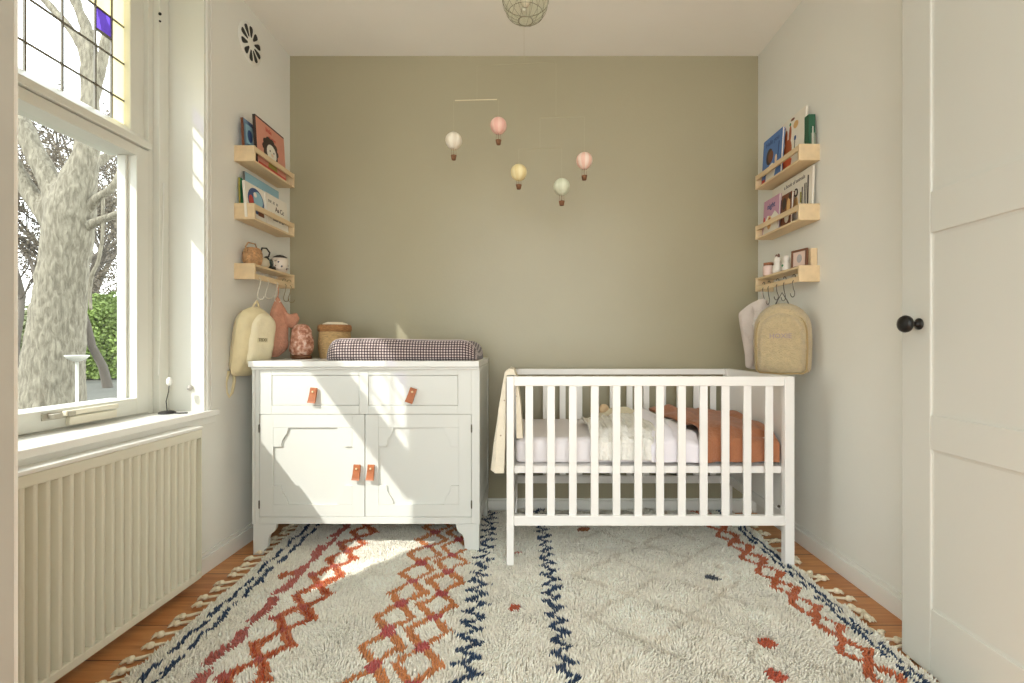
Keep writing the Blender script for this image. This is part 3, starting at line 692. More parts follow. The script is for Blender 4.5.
# ------------------------------------------------------------------ hooks
HK = 'thin metal hooks hanging from the lowest shelves'
def s_hook(side, y, zr, label, tw=0, L=.085, m=brass_m, g=None):
    sgn = 1 if side < 0 else -1; xw = (XL if side < 0 else XR)+sgn*.088
    t = bpy.data.objects
    pts = []
    for i in range(7):
        a = PI*(1-i/6); pts.append((math.cos(a)*.010*-1, 0, .026+.010*math.sin(a)))
    pts += [(.012,0,.0),(.006,0,-.03),(-.004,0,-L+.03)]
    for i in range(7):
        a = PI+PI*i/6; pts.append((.012+math.cos(a)*.016, 0, -L+.022+math.sin(a)*.016))
    mb = MB().tube(pts, .0018, 6)
    o = mb.build('shelf_hook', m, smooth=True)
    o.location = (xw, y, zr+.002); o.rotation_euler = (0,0,(0 if side < 0 else PI)+tw)
    tag(o, label, 'hook', HK)
    return o
GL = 'thin white hooks along the lowest left shelf'; GR = 'thin dark hooks along the lowest right shelf'
hw = mat('white_wire', (228,222,206), .4)
s_hook(-1, 2.262, zr3, 'pale hook carrying the cream backpack', .0, .10, hw)
s_hook(-1, 2.33, zr3, 'empty pale hook right of the backpack hook', .3, .09, hw)
s_hook(-1, 2.415, zr3, 'pale hook carrying the dusty pink garment', .1, .10, hw)
s_hook(-1, 2.50, zr3, 'empty pale hook nearest the back wall on left shelf', -.2, .09, brass_m)
s_hook(-1, 2.55, zr3, 'pale hook touching the far end of the left shelf', .2, .09, brass_m)
hd = mat('dark_wire', (84,78,68), .4, metal=.5)
s_hook(1, 2.205, zrq3, 'empty dark hook nearest the door on right shelf', .5, .075, hd)
s_hook(1, 2.285, zrq3, 'dark hook carrying the beige backpack loop', .5, .085, hd)
s_hook(1, 2.35, zrq3, 'empty dark hook left of the backpack hook', .5, .075, hd)
s_hook(1, 2.435, zrq3, 'dark hook carrying the pale mauve cloth', .6, .09, hd)
s_hook(1, 2.49, zrq3, 'dark hook closest to the back wall on right shelf', .6, .08, hd)

# ------------------------------------------------------------------ bags and clothes
def arch(w, h, top=.5, n=14, x=0, z=0, squash=1):
    pts = []
    r = w/2
    for i in range(n+1):
        a = PI*i/n; pts.append((x+r*math.cos(a), z+h-r*squash+r*squash*math.sin(a)))
    c = .07*w
    pts += [(x-r*1.02, z+h*.4), (x-r*.98, z+c), (x-r+c, z), (x, z-.004), (x+r-c, z), (x+r*.98, z+c), (x+r*1.02, z+h*.4)]
    return pts
# right beige teddy backpack: local frame, front -y
bp = thing('backpack', 'beige teddy backpack hanging under the lowest right shelf', 'backpack', (1.168, 2.215, .823))
bp.rotation_euler = (0, 0, math.radians(-33))
MB().puff(arch(.238, .325), .115, e=7, nz=.004, nf=18).build('body', teddy_m, bp, True, world=False)
MB().puff(arch(.186, .268, z=.010), .046, e=7, nz=.003, nf=25, y=-.052).build('front_pocket', teddy_m, bp, True, world=False)
def arc_edge(w, h, z, y, r, m, nm, par, e=0):
    pts = [(p[0], y, p[1]) for p in arch(w, h, z=z)]
    MB().tube(pts, r, 6, closed=True).build(nm, m, par, True, world=False)
arc_edge(.205, .282, .004, -.048, .0040, mat('teddy_seam', (170,146,100), .9), 'seam', bp)
vs, fs = text_mb('HOXIE', .030, .001, .0003)
MB().add([(v[0]+.0, v[1]-.0768, v[2]+.170) for v in vs], fs).build('embroidered_name', mat('mauve_thread', (170,150,150), .8), bp, world=False)
MB().tube([(-.035,.0,.300),(-.02,0,.335),(0,0,.372),(.02,0,.335),(.035,0,.300)], .0028, 6).build('hanging_loop', hd, bp, True, world=False)
mb = MB()
for s_ in (-1, 1): mb.tube([(s_*.05,.055,.28),(s_*.06,.075,.2),(s_*.07,.07,.1),(s_*.08,.05,.03)], .008, 8)
mb.build('shoulder_strap', teddy_m, bp, True, world=False)

# left cream quilted backpack
lb = thing('backpack', 'cream padded backpack hanging beside the dresser from the left shelf', 'backpack', (-1.326, 2.255, .812))
lb.rotation_euler = (math.radians(9), 0, math.radians(78))
MB().puff(arch(.195, .325, squash=.8), .080, e=5, nz=.006, nf=16).build('body', cream_m, lb, True, world=False)
MB().puff(arch(.150, .245, x=.018, z=.055, squash=.8), .050, e=5, nz=.004, nf=20, y=-.034).build('front_pocket', mat('cream_pocket', (240,230,196), .6, .04, 20, .3, 60), lb, True, world=False)
vs, fs = text_mb('TEDD', .020, .001, .0003)
MB().box(-.032, .032, -.0605, -.058, .165, .187, 0).add([(v[0], v[1]-.0612, v[2]+.176) for v in vs], fs, 1).build('name_patch', [mat('cream_patch', (226,216,178), .7), mat('patch_ink', (130,118,88), .7)], lb, world=False)
MB().tube([(-.03,.0,.30),(-.012,0,.335),(.0,0,.352),(.012,0,.335),(.03,0,.30)], .005, 8).build('top_handle', cream_m, lb, True, world=False)
mb = MB()
mb.tube([(-.085,.02,.02),(-.10,.015,-.03),(-.095,.01,-.075),(-.08,.008,-.098),(-.062,.01,-.08),(-.055,.012,-.03),(-.06,.018,.02)], .0065, 8)
mb.build('webbing_strap', cream_m, lb, True, world=False)
# pink garment
pg = thing('baby_garment', 'dusty pink knitted garment hanging behind the cream backpack', 'garment', (-1.272, 2.43, .935))
pg.rotation_euler = (0, 0, math.radians(50))
MB().puff([(0,.27),(.018,.235),(.04,.20),(.055,.17),(.05,.10),(.052,.0),(.0,-.045),(-.045,-.04),(-.05,.1),(-.035,.19),(-.012,.25)], .05, e=4, nz=.012, nf=26, seed=3).build('body', pink_m, pg, True, world=False)
MB().puff([(.02,.19),(.055,.175),(.085,.185),(.10,.155),(.085,.12),(.09,.10),(.05,.105),(.025,.125)], .04, e=4, nz=.008, nf=40, y=-.02, seed=9).build('frill_sleeve', pink_m, pg, True, world=False)
MB().tube([(0,0,.262),(.004,0,.285),(0,0,.315)], .003, 6).build('hanging_loop', pink_m, pg, True, world=False)
# pale mauve cloth right
gc = thing('baby_coat', 'pale mauve baby coat hanging behind the beige backpack', 'coat', (1.165, 2.475, .80))
gc.rotation_euler = (0, 0, math.radians(-18))
def gp(px, py): return ((px-755)*2.48/F, Wz(py, 2.48)-.80)
MB().puff([gp(762,298),(gp(768,302)),gp(771,330),gp(770,369),gp(748,369),gp(745,350),gp(741,325),gp(739.5,313),gp(750,304)], .05, e=4, nz=.02, nf=22, seed=5).build('body', mauvecl_m, gc, True, world=False)
MB().puff([gp(753,318),gp(758,316),gp(761,324),gp(760,333),gp(754,334),gp(751,326)], .04, e=3, y=-.028).build('hood_ball', mat('pale_fluff', (226,220,212), .9, .08, 60, .8, 150), gc, True, world=False)
MB().puff([gp(752,305),gp(756,322),gp(756,350),gp(752,368),gp(746,368),gp(745,350),gp(742,325),gp(741,314)], .03, e=4, nz=.01, nf=30, y=-.02, seed=8).build('sleeve', mauvecl_m, gc, True, world=False)
MB().tube([(.035,0,.385),(.035,0,.41),(.03,0,.43)], .0025, 6).build('hanging_loop', mauvecl_m, gc, True, world=False)

# ------------------------------------------------------------------ crib
cy0, cy1 = 2.03, 2.685; cx0, cx1 = -.095, 1.124; cz = .8206; rz = .02
cr = thing('crib', 'white wooden crib with vertical slats standing on the rug', 'crib', ((cx0+cx1)/2, (cy0+cy1)/2, rz))
pw = .033
for x0 in (cx0, cx1-.040):
    w_ = .031 if x0 == cx0 else .040
    for y0 in (cy0, cy1-.035):
        MB().box(x0, x0+w_, y0, y0+.035, rz, cz).build('leg', crib_m, cr, bevel=.003)
for x0 in (cx0, cx1-.031):
    MB().box(x0, x0+.031, cy0+.035, cy1-.035, cz-.045, cz).build('end_rail', crib_m, cr, bevel=.003)
    MB().box(x0, x0+.031, cy0+.035, cy1-.035, .19, .235).build('end_rail', crib_m, cr, bevel=.003)
# right end: slatted-solid board; left end: board with slats
MB().box(cx1-.022, cx1-.010, cy0+.035, cy1-.035, .235, cz-.045).build('end_board', crib_m, cr)
for i in range(5):
    yy = cy0+.09+i*.10
    MB().box(cx0+.008, cx0+.022, yy, yy+.034, .235, cz-.045).build('slat', crib_m, cr, bevel=.002)
for (y0) in (cy0+.004, cy1-.030):
    a, b = cx0+.031, cx1-.040
    MB().box(a, b, y0, y0+.026, cz-(.041 if y0 < 2.3 else .032), cz-.0005).build('side_rail', crib_m, cr, bevel=.003)
    MB().box(a, b, y0, y0+.026, .187, .229).build('side_rail', crib_m, cr, bevel=.003)
    for k in range(12):
        xc = .0009+k*.0929
        MB().box(xc-.0165, xc+.0165, y0+.007, y0+.019, .228, cz-.040).build('slat', crib_m, cr, bevel=.002)
MB().box(cx0+.031, cx1-.031, cy0+.036, cy0+.056, .402, .432).box(cx0+.031, cx1-.031, cy1-.06, cy1-.036, .402, .432).box(cx0+.031, cx1-.031, cy0+.056, cy1-.06, .425, .432).build('bed_base', crib_m, cr, bevel=.002)
mb = MB()
mb.lathe([(.0,0),(.006,0),(.006,.002),(0,.002)], (cx1-.05, cy0+.033, .26), 12, axis='y'); mb.build('bolt', hd, cr)
# mattress (own thing) with white sheet
def rbox(x0, x1, y0, y1, z0, z1, r, seg=4, sub=14, fn=None):
    bm = bmesh.new()
    bmesh.ops.create_cube(bm, size=1)
    for v in bm.verts: v.co = Vector((x0+(v.co.x+.5)*(x1-x0), y0+(v.co.y+.5)*(y1-y0), z0+(v.co.z+.5)*(z1-z0)))
    bmesh.ops.bevel(bm, geom=list(bm.edges), offset=r, segments=seg, profile=.5, affect='EDGES')
    bm.verts.ensure_lookup_table()
    mb = MB().add([tuple(v.co) for v in bm.verts], [tuple(v.index for v in f.verts) for f in bm.faces]); bm.free(); return mb
o = rbox(cx0+.035, cx1-.052, cy0+.066, cy1-.036, .434, .548, .028).build('mattress', sheet_m, smooth='auto'); tag(o, 'thin crib mattress in a white fitted sheet', 'mattress')
# blankets
def nz3(x, y, z=0, s=1): return noise.noise(Vector((x*s, y*s, z*s)))
def drape(xa, xb, ytop, ztop_fn, yfront, zfront, label, cat, name, m, nu=60, nv=50, thick=.012, fold=.012, fs_=14, seed=0, skl=0, skr=0):
    """cloth lying on the mattress and hanging over its front edge, v: back -> front top -> down"""
    def f(u, v):
        bk_t = max(0, 1-v/.6); a_ = xa-skl*bk_t; b_ = xb-skr*bk_t; x = a_+(b_-a_)*u
        if v < .6:
            t = v/.6; y = ytop+(yfront+.03-ytop)*t; z = ztop_fn(u, t)
            rr = max(0, (t-.88)/.12); z -= .018*rr*rr
        else:
            t = (v-.6)/.4; a = min(1, t*4)
            y = yfront+.03-.030*math.sin(a*PI/2); z0 = ztop_fn(u, 1)-.018; z = z0-(z0-zfront)*t
        nn = fold*(nz3(x*fs_+seed, y*3, z*2)+.5*nz3(x*fs_*2.3+seed, y*5+3, z*3))
        if v < .6: z += abs(nn)*.9+abs(nz3(x*6+seed, y*6))*fold*.8
        else: y += nn*1.0; x += .3*nn
        return (x, max(y, cy0+.034), z)
    o = MB().grid(f, nu, nv).build(name, m, smooth=True, solid=thick)
    tag(o, label, cat); return o
# white quilt and rust cover, lace blanket
drape(.27, .60, 2.46, lambda u, t: .564+.008*math.sin(3*u)+.004*(1-t), 2.085, .455, 'off-white ruffled lace blanket in the middle of the crib', 'blanket', 'lace_blanket', lace_m, 60, 50, .012, .030, 26, 2)
drape(.53, .742, 2.50, lambda u, t: .572+.034*math.sin(PI*min(1, u*1.1))*(1-.4*t)-.02*t, 2.083, .447, 'puffy white duvet between lace blanket and rust blanket', 'duvet', 'duvet', duvet_m, 50, 50, .018, .024, 9, 5, skr=.09)
def rz_(u, t):
    x = .71+(1.085-.71)*u
    base = .572+.018*(1-t)+.012*math.sin(u*5)
    return base+.010*max(0, (u-.7))
drape(.752, 1.083, 2.61, rz_, 2.083, .448, 'rust orange muslin blanket spread over the right end of crib', 'blanket', 'rust_blanket', rust_m, 60, 60, .014, .026, 10, 11, skl=.10)
# muslin cloth over the left end
MUS = [(-.156,.402),(-.146,.52),(-.128,.68),(-.112,.79),(-.104,.838),(-.084,.852),(-.066,.848),(-.052,.81),(-.036,.70),(-.030,.60),(-.026,.552),
       (-.054,.552),(-.054,.62),(-.056,.74),(-.059,.81),(-.063,.8240),(-.080,.8245),(-.096,.8240),(-.100,.78),(-.101,.6),(-.104,.50),(-.108,.402)]
def mus_mesh():
    mb = MB(); n = len(MUS); K = 22; vs = []
    for k in range(K+1):
        y = 2.070+.17*k/K; e = min(1, min(k, K-k)/3+.35)
        for i, (x, z) in enumerate(MUS):
            out = i < 11; w = math.sin(k*1.15+z*5)*.006*max(0, (.84-z)*4)
            if out: x = x+(w if x < -.08 else -abs(w)*.3)
            if z < .53: z += .010*math.sin(k*.8)
            vs.append((x, y+.03*(.85-z)*(k/K-.5), z))
    fs = [(k*n+i, k*n+(i+1) % n, (k+1)*n+(i+1) % n, (k+1)*n+i) for k in range(K) for i in range(n)]+[tuple(range(n)), tuple(K*n+i for i in range(n-1,-1,-1))]
    return mb.add(vs, fs)
def muslin_mat():
    m = mat('cream_muslin', (232,222,200), .9, .04, 14, .35, 120); nt = m.node_tree; b = nt.nodes['Principled BSDF']; N = nt.nodes.new; L = nt.links
    tc = N('ShaderNodeTexCoord'); v = N('ShaderNodeTexVoronoi'); v.inputs['Scale'].default_value = 30; L.new(tc.outputs['Object'], v.inputs['Vector'])
    lt = N('ShaderNodeMath'); lt.operation = 'LESS_THAN'; lt.inputs[1].default_value = .12; L.new(v.outputs['Distance'], lt.inputs[0])
    mx = N('ShaderNodeMix'); mx.data_type = 'RGBA'; mx.inputs[7].default_value = srgb((186,166,142))
    src = b.inputs['Base Color'].links[0].from_socket; L.new(src, mx.inputs[6]); L.new(lt.outputs[0], mx.inputs[0]); L.new(mx.outputs[2], b.inputs['Base Color']); return m
o = mus_mesh().build('muslin_cloth', muslin_mat(), smooth='auto')
tag(o, 'cream speckled muslin cloth draped over the left end of crib', 'cloth')
# comforter doll
dl = thing('comforter_doll', 'small cream cuddle doll lying at the back of the crib', 'soft toy', (.40, 2.56, .56))
MB().lathe([(0,-.028),(.014,-.025),(.024,-.012),(.027,.002),(.023,.016),(.012,.026),(0,.028)], (0,0,.050), 20).build('head', mat('doll_skin', (226,196,156), .8), dl, True, world=False)
MB().puff([(.02,.055),(.07,.06),(.12,.065),(.16,.045),(.22,.04),(.24,.0),(.12,-.01),(-.02,.0),(-.03,.03),(0,.045)], .09, e=3, nz=.025, nf=25).build('body', mat('doll_cloth', (228,218,190), .9, .05, 30, .5, 100), dl, True, world=False)

# ------------------------------------------------------------------ mobile
mo = thing('baby_mobile', 'mobile of five small hot-air balloons hanging from the ceiling', 'mobile', (Wx(524, 2.35), 2.35, H))
dM = 2.35
def P(px, py, d=dM): p = W(px, py, d); return (p.x, p.y, p.z)
zc = H
def thr(*pts): return MB().tube(pts, .0004, 4).build('thread', thread_m, mo)
barwood = mat('sunlit_dowel', (214,204,170), .5); olwood = mat('olive_dowel', (172,164,134), .5)  # sunlight on one crossbar put into its paler colour; the others match the wall
top = P(524, 60); thr((top[0], dM, zc), top)
MB().tube([P(477,66), P(556,62)], .0016, 6).build('crossbar', olwood, mo)
MB().lathe([(0,0),(.010,0),(.008,-.012),(0,-.014)], (top[0], dM, zc), 12).build('ceiling_hook', white_plast, mo, True)
MB().tube([P(455,100.5), P(497,99.5)], .0026, 8).build('crossbar', barwood, mo)
thr(P(477,66), P(477,100)); thr(P(556,62), P(556,116)); 
MB().tube([P(540,118), P(584,117)], .0016, 6).build('crossbar', olwood, mo)
thr(P(540,118), P(540,148)); MB().tube([P(518.5,149), P(561.7,148)], .0016, 6).build('crossbar', olwood, mo)
def balloon(px, py, pyb, c1, c2, top_py, nm):
    r = 8.0*dM/F; c = W(px, py, dM)
    thr(P(px, top_py), P(px, py-7.5))
    mb = MB(); n = 48; K = 16; vs = []; rings = 18
    for i in range(rings+1):
        ph = PI*i/rings; rr = math.sin(ph); zz = math.cos(ph)
        if zz < 0: rr = rr*(1-.10*(-zz)**2); zz = zz*1.12
        for j in range(n):
            a = 2*PI*j/n; k = 1+.035*abs(math.sin(a*6))
            vs.append((c.x+r*rr*k*math.cos(a), c.y+r*rr*k*math.sin(a), c.z+r*zz))
    for i in range(rings):
        for j in range(n): mb.add([], [], 0)
    base = len(mb.v); mb.v += vs
    for i in range(rings):
        for j in range(n):
            mb.f.append((i*n+j, i*n+(j+1) % n, (i+1)*n+(j+1) % n, (i+1)*n+j)); mb.m.append((j//4) % 2)
    b = mb.build('balloon', [emat('balloon_'+nm+'_a', c1), emat('balloon_'+nm+'_b', c2)], mo, True, weld=True)
    zb = Wz(pyb, dM); bk_ = MB().lathe([(0,-.010),(.010,-.010),(.0135,.008),(.0145,.011),(.011,.011),(0,.006)], (c.x, c.y, zb), 16)
    for a in (0, PI/2, PI, 3*PI/2):
        bk_.tube([(c.x+.012*math.cos(a), c.y+.012*math.sin(a), zb+.010), (c.x+.010*math.cos(a), c.y+.010*math.sin(a), c.z-r*1.02)], .0006, 4)
    bk_.build('balloon_basket', mat('balloon_basket_brown', (122,82,52), .7, .3, 200), b, True)
balloon(453.7,140.5,157.8,(236,228,208),(226,216,194),100.5,'cream')
balloon(498.5,125.5,142.5,(232,180,164),(238,196,180),99.5,'pink')
balloon(518.8,172.2,187,(226,206,150),(234,218,168),149,'yellow')
balloon(561.7,186.5,203.5,(204,206,178),(214,216,190),148,'green')
balloon(584.3,160.5,178,(234,192,172),(238,212,196),117,'coral')

# ------------------------------------------------------------------ ceiling pendant (wire globe)
dP = 1.95; pc = W(525.5, 1.0, dP); R_ = 23.0*dP/F
pl = thing('pendant_lamp', 'round wire cage pendant lamp with bulb hanging from the ceiling', 'lamp', (pc.x, dP, H))
wire = mat('pale_wire', (150,146,120), .35, metal=.4)
mb = MB()
for k in range(16):
    a0 = 2*PI*k/16; pts = []
    for i in range(13):
        ph = .30+(PI-.62)*i/12; a = a0+.5*i/12
        pts.append((pc.x+R_*math.sin(ph)*math.cos(a), pc.y+R_*math.sin(ph)*math.sin(a), pc.z+R_*math.cos(ph)*.92))
    mb.tube(pts, .0008, 5)
for ph, rr in ((PI-.32, .0022), (.30, .0025), (PI*.5, .0014), (PI*.72, .0014)):
    pts = [(pc.x+R_*math.sin(ph)*math.cos(2*PI*j/36), pc.y+R_*math.sin(ph)*math.sin(2*PI*j/36), pc.z+R_*math.cos(ph)*.92) for j in range(36)]
    mb.tube(pts, rr, 6, closed=True)
mb.build('wire_cage', wire, pl, True)
gm = glass_mat(); gm.name = 'smoked_glass'; gm.node_tree.nodes['Transparent BSDF'].inputs[0].default_value = (.93,.94,.88,1)
mb = MB(); prof = [(R_*.97*math.sin(a), R_*.89*math.cos(a)) for a in [.3+(PI-.3)*i/20 for i in range(21)]]
mb.lathe([(max(r, 0), h) for r, h in prof], tuple(pc), 36, fn=lambda a, h: 1+.008*math.sin(14*a+h*60)); mb.build('glass_globe', gm, pl, True)
MB().lathe([(0,-.035),(.012,-.031),(.021,-.016),(.021,-.002),(.014,.016),(.012,.03),(0,.03)], (pc.x, pc.y, pc.z+.010), 24).build('bulb', mat('bulb_glass', (222,212,196), .15), pl, True)
MB().lathe([(0,.026),(.017,.026),(.017,.075),(.010,.085),(0,.085)], (pc.x, pc.y, pc.z), 20).build('socket', mat('socket_brown', (120,78,52), .5), pl, True)
MB().tube([(pc.x, pc.y, pc.z+.08), (pc.x, pc.y, H-.03)], .003, 8).build('cord', black_plain, pl, True)
MB().lathe([(0,-.03),(.02,-.028),(.045,-.004),(.045,0)], (pc.x, pc.y, H), 24).build('ceiling_rose', white_plast, pl, True)

# ------------------------------------------------------------------ rug
def warp_u(x, y): 
    u = x.copy()
    for _ in range(3):
        s = np.interp(u, [-1.2,-1.06,-.93,-.80,-.45,-.18,.11,1.0,1.08,1.2], [-.045,-.045,-.012,-.035,-.01,-.022,-.040,-.035,0,0])
        u = x-(y-1.4)*s
    return u
def tri(t): t = t-np.floor(t); return np.abs(2*t-1)
def hashn(a, b, s=0):
    v = np.sin(a*127.1+b*311.7+s*74.7)*43758.5453; return v-np.floor(v)
def vnoise(x, y, s):
    xi, yi = np.floor(x), np.floor(y); fx, fy = x-xi, y-yi; fx = fx*fx*(3-2*fx); fy = fy*fy*(3-2*fy)
    a = hashn(xi, yi, s); b = hashn(xi+1, yi, s); c = hashn(xi, yi+1, s); d = hashn(xi+1, yi+1, s)
    return (a*(1-fx)+b*fx)*(1-fy)+(c*(1-fx)+d*fx)*fy
def lin(c): return np.array(srgb(c)[:3])
def rug_color(x, y):
    jx = (vnoise(x*60, y*60, 1)-.5)*.010; jy = (vnoise(x*60+9, y*60+4, 2)-.5)*.010
    u = warp_u(x, y)+jx; v = y+jy
    n = len(x); C = np.tile(lin((250,244,228)), (n,1))
    C *= (.93+.14*vnoise(x*9, y*9, 3))[:,None]
    def put(mask, col, k=1.0): C[mask] = C[mask]*(1-k)+lin(col)*k
    navy, orange, red, taupe = (54,74,100), (216,142,88), (192,98,84), (196,184,160)
    # faint taupe lattice
    a = (u-.22)/.34; b = v/.30
    lat = ((np.abs(((a+b) % 1)-.5) < .045) | (np.abs(((a-b) % 1)-.5) < .045)) & (u > .2) & (u < .93)
    put(lat & (vnoise(x*25, y*25, 15) > .35), taupe, .40)
    # left double stripe
    for c in (-1.045, -1.088):
        dsh = vnoise(v*28, v*0+c*50, 5) > .30
        put((np.abs(u-c-.004*np.sin(v*40)) < .0085) & dsh, navy)
    # red stripe of short dashes
    put((np.abs(u+.932-.010*np.sin(v*34)) < .020) & (vnoise(v*45, u*20, 6) > .22), red, .95)
    # orange chain with diamonds
    def chain(c, hw, per, lw, col, ph=0):
        t = tri(v/per+ph)*hw; put(np.abs(np.abs(u-c)-t) < lw, col)
    chain(-.80, .062, .15, .0210, (206,122,78)); chain(-.80, .062, .15, .006, (186,84,50), .0)
    sp = (tri(v/.15+.5)*.15/2)**2+(u+.80)**2 < .013**2
    put(((((v/.15) % 1)-.5)*.15)**2+(u+.80)**2 < .016**2, red)
    put(((((v/.30) % 1)-.5)*.30)**2+(u+.87)**2 < .020**2, red)
    # lattice band with red dots
    for c, ph in ((-.455, 0), (-.325, .5)):
        chain(c, .066, .165, .0165, orange, ph)
        put(((((v/.165+ph) % 1)-.5)*.165)**2+(u-c)**2 < .026**2, (198,96,92))
    # navy zigzags
    put(np.abs(u+.185-(tri(v/.072)-.5)*.070) < .0185, navy)
    put(np.abs(u-.105-(tri(v/.072+.3)-.5)*.056) < .0170, navy)
    # loose spots
    for (sx, sy, r, col) in ((-.05,1.72,.022,(196,96,62)),(-.05,2.16,.020,(206,132,110)),(-.03,1.30,.022,red),(.275,2.43,.030,(160,96,50)),(.736,1.93,.028,(44,58,74)),
                             (.75,1.513,.028,(204,104,72)),(.70,1.365,.028,(200,98,72)),(-.99,1.95,.03,(196,110,70)),(.45,1.25,.02,red)):
        put((x-sx)**2+(y-sy)**2 < r*r, col)
    # right chain and stripes
    chain(1.0, .042, .125, .0145, (206,116,76), .2)
    for c in (1.072, 1.098):
        put((np.abs(u-c) < .0065) & (vnoise(v*30, v*0+c*30, 8) > .2), navy)
    return C
RX0, RX1, RY0, RY1 = -1.140, 1.135, 1.10, 2.715
def rug_edge_x(y, left):
    return (RX0-(y-1.4)*.045) if left else RX1
def rug_mat():
    m = bpy.data.materials.new('wool_pile'); m.use_nodes = True; nt = m.node_tree; b = nt.nodes['Principled BSDF']; L = nt.links
    at = nt.nodes.new('ShaderNodeAttribute'); at.attribute_name = 'col'
    n = nt.nodes.new('ShaderNodeTexNoise'); n.inputs['Scale'].default_value = 150
    mx = nt.nodes.new('ShaderNodeMix'); mx.data_type = 'RGBA'; mx.blend_type = 'MULTIPLY'; mx.inputs[0].default_value = .12
    L.new(at.outputs['Color'], mx.inputs[6]); L.new(n.outputs[0], mx.inputs[7]); L.new(mx.outputs[2], b.inputs['Base Color'])
    b.inputs['Roughness'].default_value = .95; b.inputs['Specular IOR Level'].default_value = .1; b.inputs['Sheen Weight'].default_value = .25; return m
rugm = rug_mat()
rg = thing('rug', 'cream shaggy rug with navy zigzags and orange diamond bands', 'rug', (0, 1.9, 0))
def set_cols(o, C):
    at = o.data.color_attributes.new('col', 'FLOAT_COLOR', 'POINT')
    at.data.foreach_set('color', np.hstack([C, np.ones((len(C),1))]).astype(np.float32).ravel())
nx_, ny_ = 60, 50
mb = MB().grid(lambda u, v: (rug_edge_x(RY0+(RY1-RY0)*v, True)*(1-u)+rug_edge_x(0, False)*u, RY0+(RY1-RY0)*v, .008), nx_, ny_)
a = [rug_edge_x(RY0, True), rug_edge_x(RY1, True)]
mb.add([(a[0],RY0,0),(RX1,RY0,0),(RX1,RY1,0),(a[1],RY1,0),(a[0],RY0,.008),(RX1,RY0,.008),(RX1,RY1,.008),(a[1],RY1,.008)], [(0,3,2,1),(0,1,5,4),(1,2,6,5),(2,3,7,6),(3,0,4,7)])
bo = mb.build('rug_backing', rugm, rg)
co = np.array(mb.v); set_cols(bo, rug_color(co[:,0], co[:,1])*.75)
# tufts
rs = np.random.RandomState(3); sp_ = .0066
gx = np.arange(RX0-.1, RX1, sp_); gy = np.arange(RY0, RY1, sp_)
X, Y = np.meshgrid(gx, gy); X = X.ravel()+rs.uniform(-.45,.45,X.size)*sp_; Y = Y.ravel()+rs.uniform(-.45,.45,Y.size)*sp_
keep = (X > RX0-(Y-1.4)*.045+.004) & (X < RX1-.004); X, Y = X[keep], Y[keep]; N_ = len(X)
C = rug_color(X, Y)
C = C*(rs.uniform(.88,1.08,N_))[:,None]
is_dark = (C[:,0] < .12)
Lh = rs.uniform(.012,.021,N_)*(.45+.95*vnoise(X*24, Y*24, 11))+.003*vnoise(X*6, Y*6, 21)
ang = 2*PI*vnoise(X*7, Y*7, 12)*1.6+rs.uniform(-.9,.9,N_); ln = rs.uniform(.3,1.0,N_)*.011
tx, ty = np.cos(ang)*ln, np.sin(ang)*ln-.003
rb = .0042; V = np.zeros((N_, 7, 3)); a0 = rs.uniform(0, 2*PI, N_)
for k in range(3):
    aa = a0+2*PI*k/3
    V[:,k] = np.stack([X+rb*np.cos(aa), Y+rb*np.sin(aa), np.full(N_, .004)], 1)
    V[:,3+k] = np.stack([X+tx*.45+rb*.85*np.cos(aa), Y+ty*.45+rb*.85*np.sin(aa), .008+Lh*.62], 1)
V[:,6] = np.stack([X+tx, Y+ty, .008+Lh], 1)
fidx = np.array([[0,1,4],[0,4,3],[1,2,5],[1,5,4],[2,0,3],[2,3,5],[3,4,6],[4,5,6],[5,3,6]])
FI = (np.arange(N_)[:,None,None]*7+fidx[None]).reshape(-1,3)
me = bpy.data.meshes.new('pile'); me.vertices.add(N_*7); me.vertices.foreach_set('co', V.astype(np.float32).ravel())
me.loops.add(FI.size); me.loops.foreach_set('vertex_index', FI.astype(np.int32).ravel())
me.polygons.add(len(FI)); me.polygons.foreach_set('loop_start', np.arange(0, FI.size, 3, dtype=np.int32)); me.update(calc_edges=True); me.validate()
me.materials.append(rugm); me.polygons.foreach_set('use_smooth', [True]*len(me.polygons))
po = bpy.data.objects.new('pile', me); COL.objects.link(po); po.parent = rg; po.location = (0,-1.9,0); po['kind'] = 'stuff'
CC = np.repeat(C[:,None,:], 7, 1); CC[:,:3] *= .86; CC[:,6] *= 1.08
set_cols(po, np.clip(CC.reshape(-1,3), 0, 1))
# tassels
tas_m = mat('tassel_wool', (232,220,192), .95, .08, 60, .4, 200)
def tassel_mesh(seed, curl):
    rr = random.Random(seed); mb = MB()
    L = rr.uniform(.048,.064); b = rr.uniform(-.02,.02)
    pts = [(0,0,.008),(L*.35,b*.3,.010),(L*.7,b*.8,.010),(L,b,.011)]
    if curl: pts = [(0,0,.01),(L*.35,b,.012),(L*.5,b*2+curl,.012),(L*.7,b+curl*.5,.011)]
    mb.tube(pts, [.0045,.0045,.005,.0055], 7)
    ex, ey = pts[-1][0], pts[-1][1]; dx, dy = pts[-1][0]-pts[-2][0], pts[-1][1]-pts[-2][1]; q = math.hypot(dx, dy); dx /= q; dy /= q
    mb.lathe([(0,-.012),(.010,-.008),(.0115,0),(.009,.007),(0,.011)], (ex, ey, .012), 10)
    for i in range(9):
        a = rr.uniform(-.6,.6); l = rr.uniform(.018,.028)
        cx_, cy_ = dx*math.cos(a)-dy*math.sin(a), dx*math.sin(a)+dy*math.cos(a)
        mb.tube([(ex,ey,.012),(ex+cx_*l*.6,ey+cy_*l*.6,.012+rr.uniform(-.003,.004)),(ex+cx_*l,ey+cy_*l,.007)], [.004,.004,.0015], 5)
    return mb
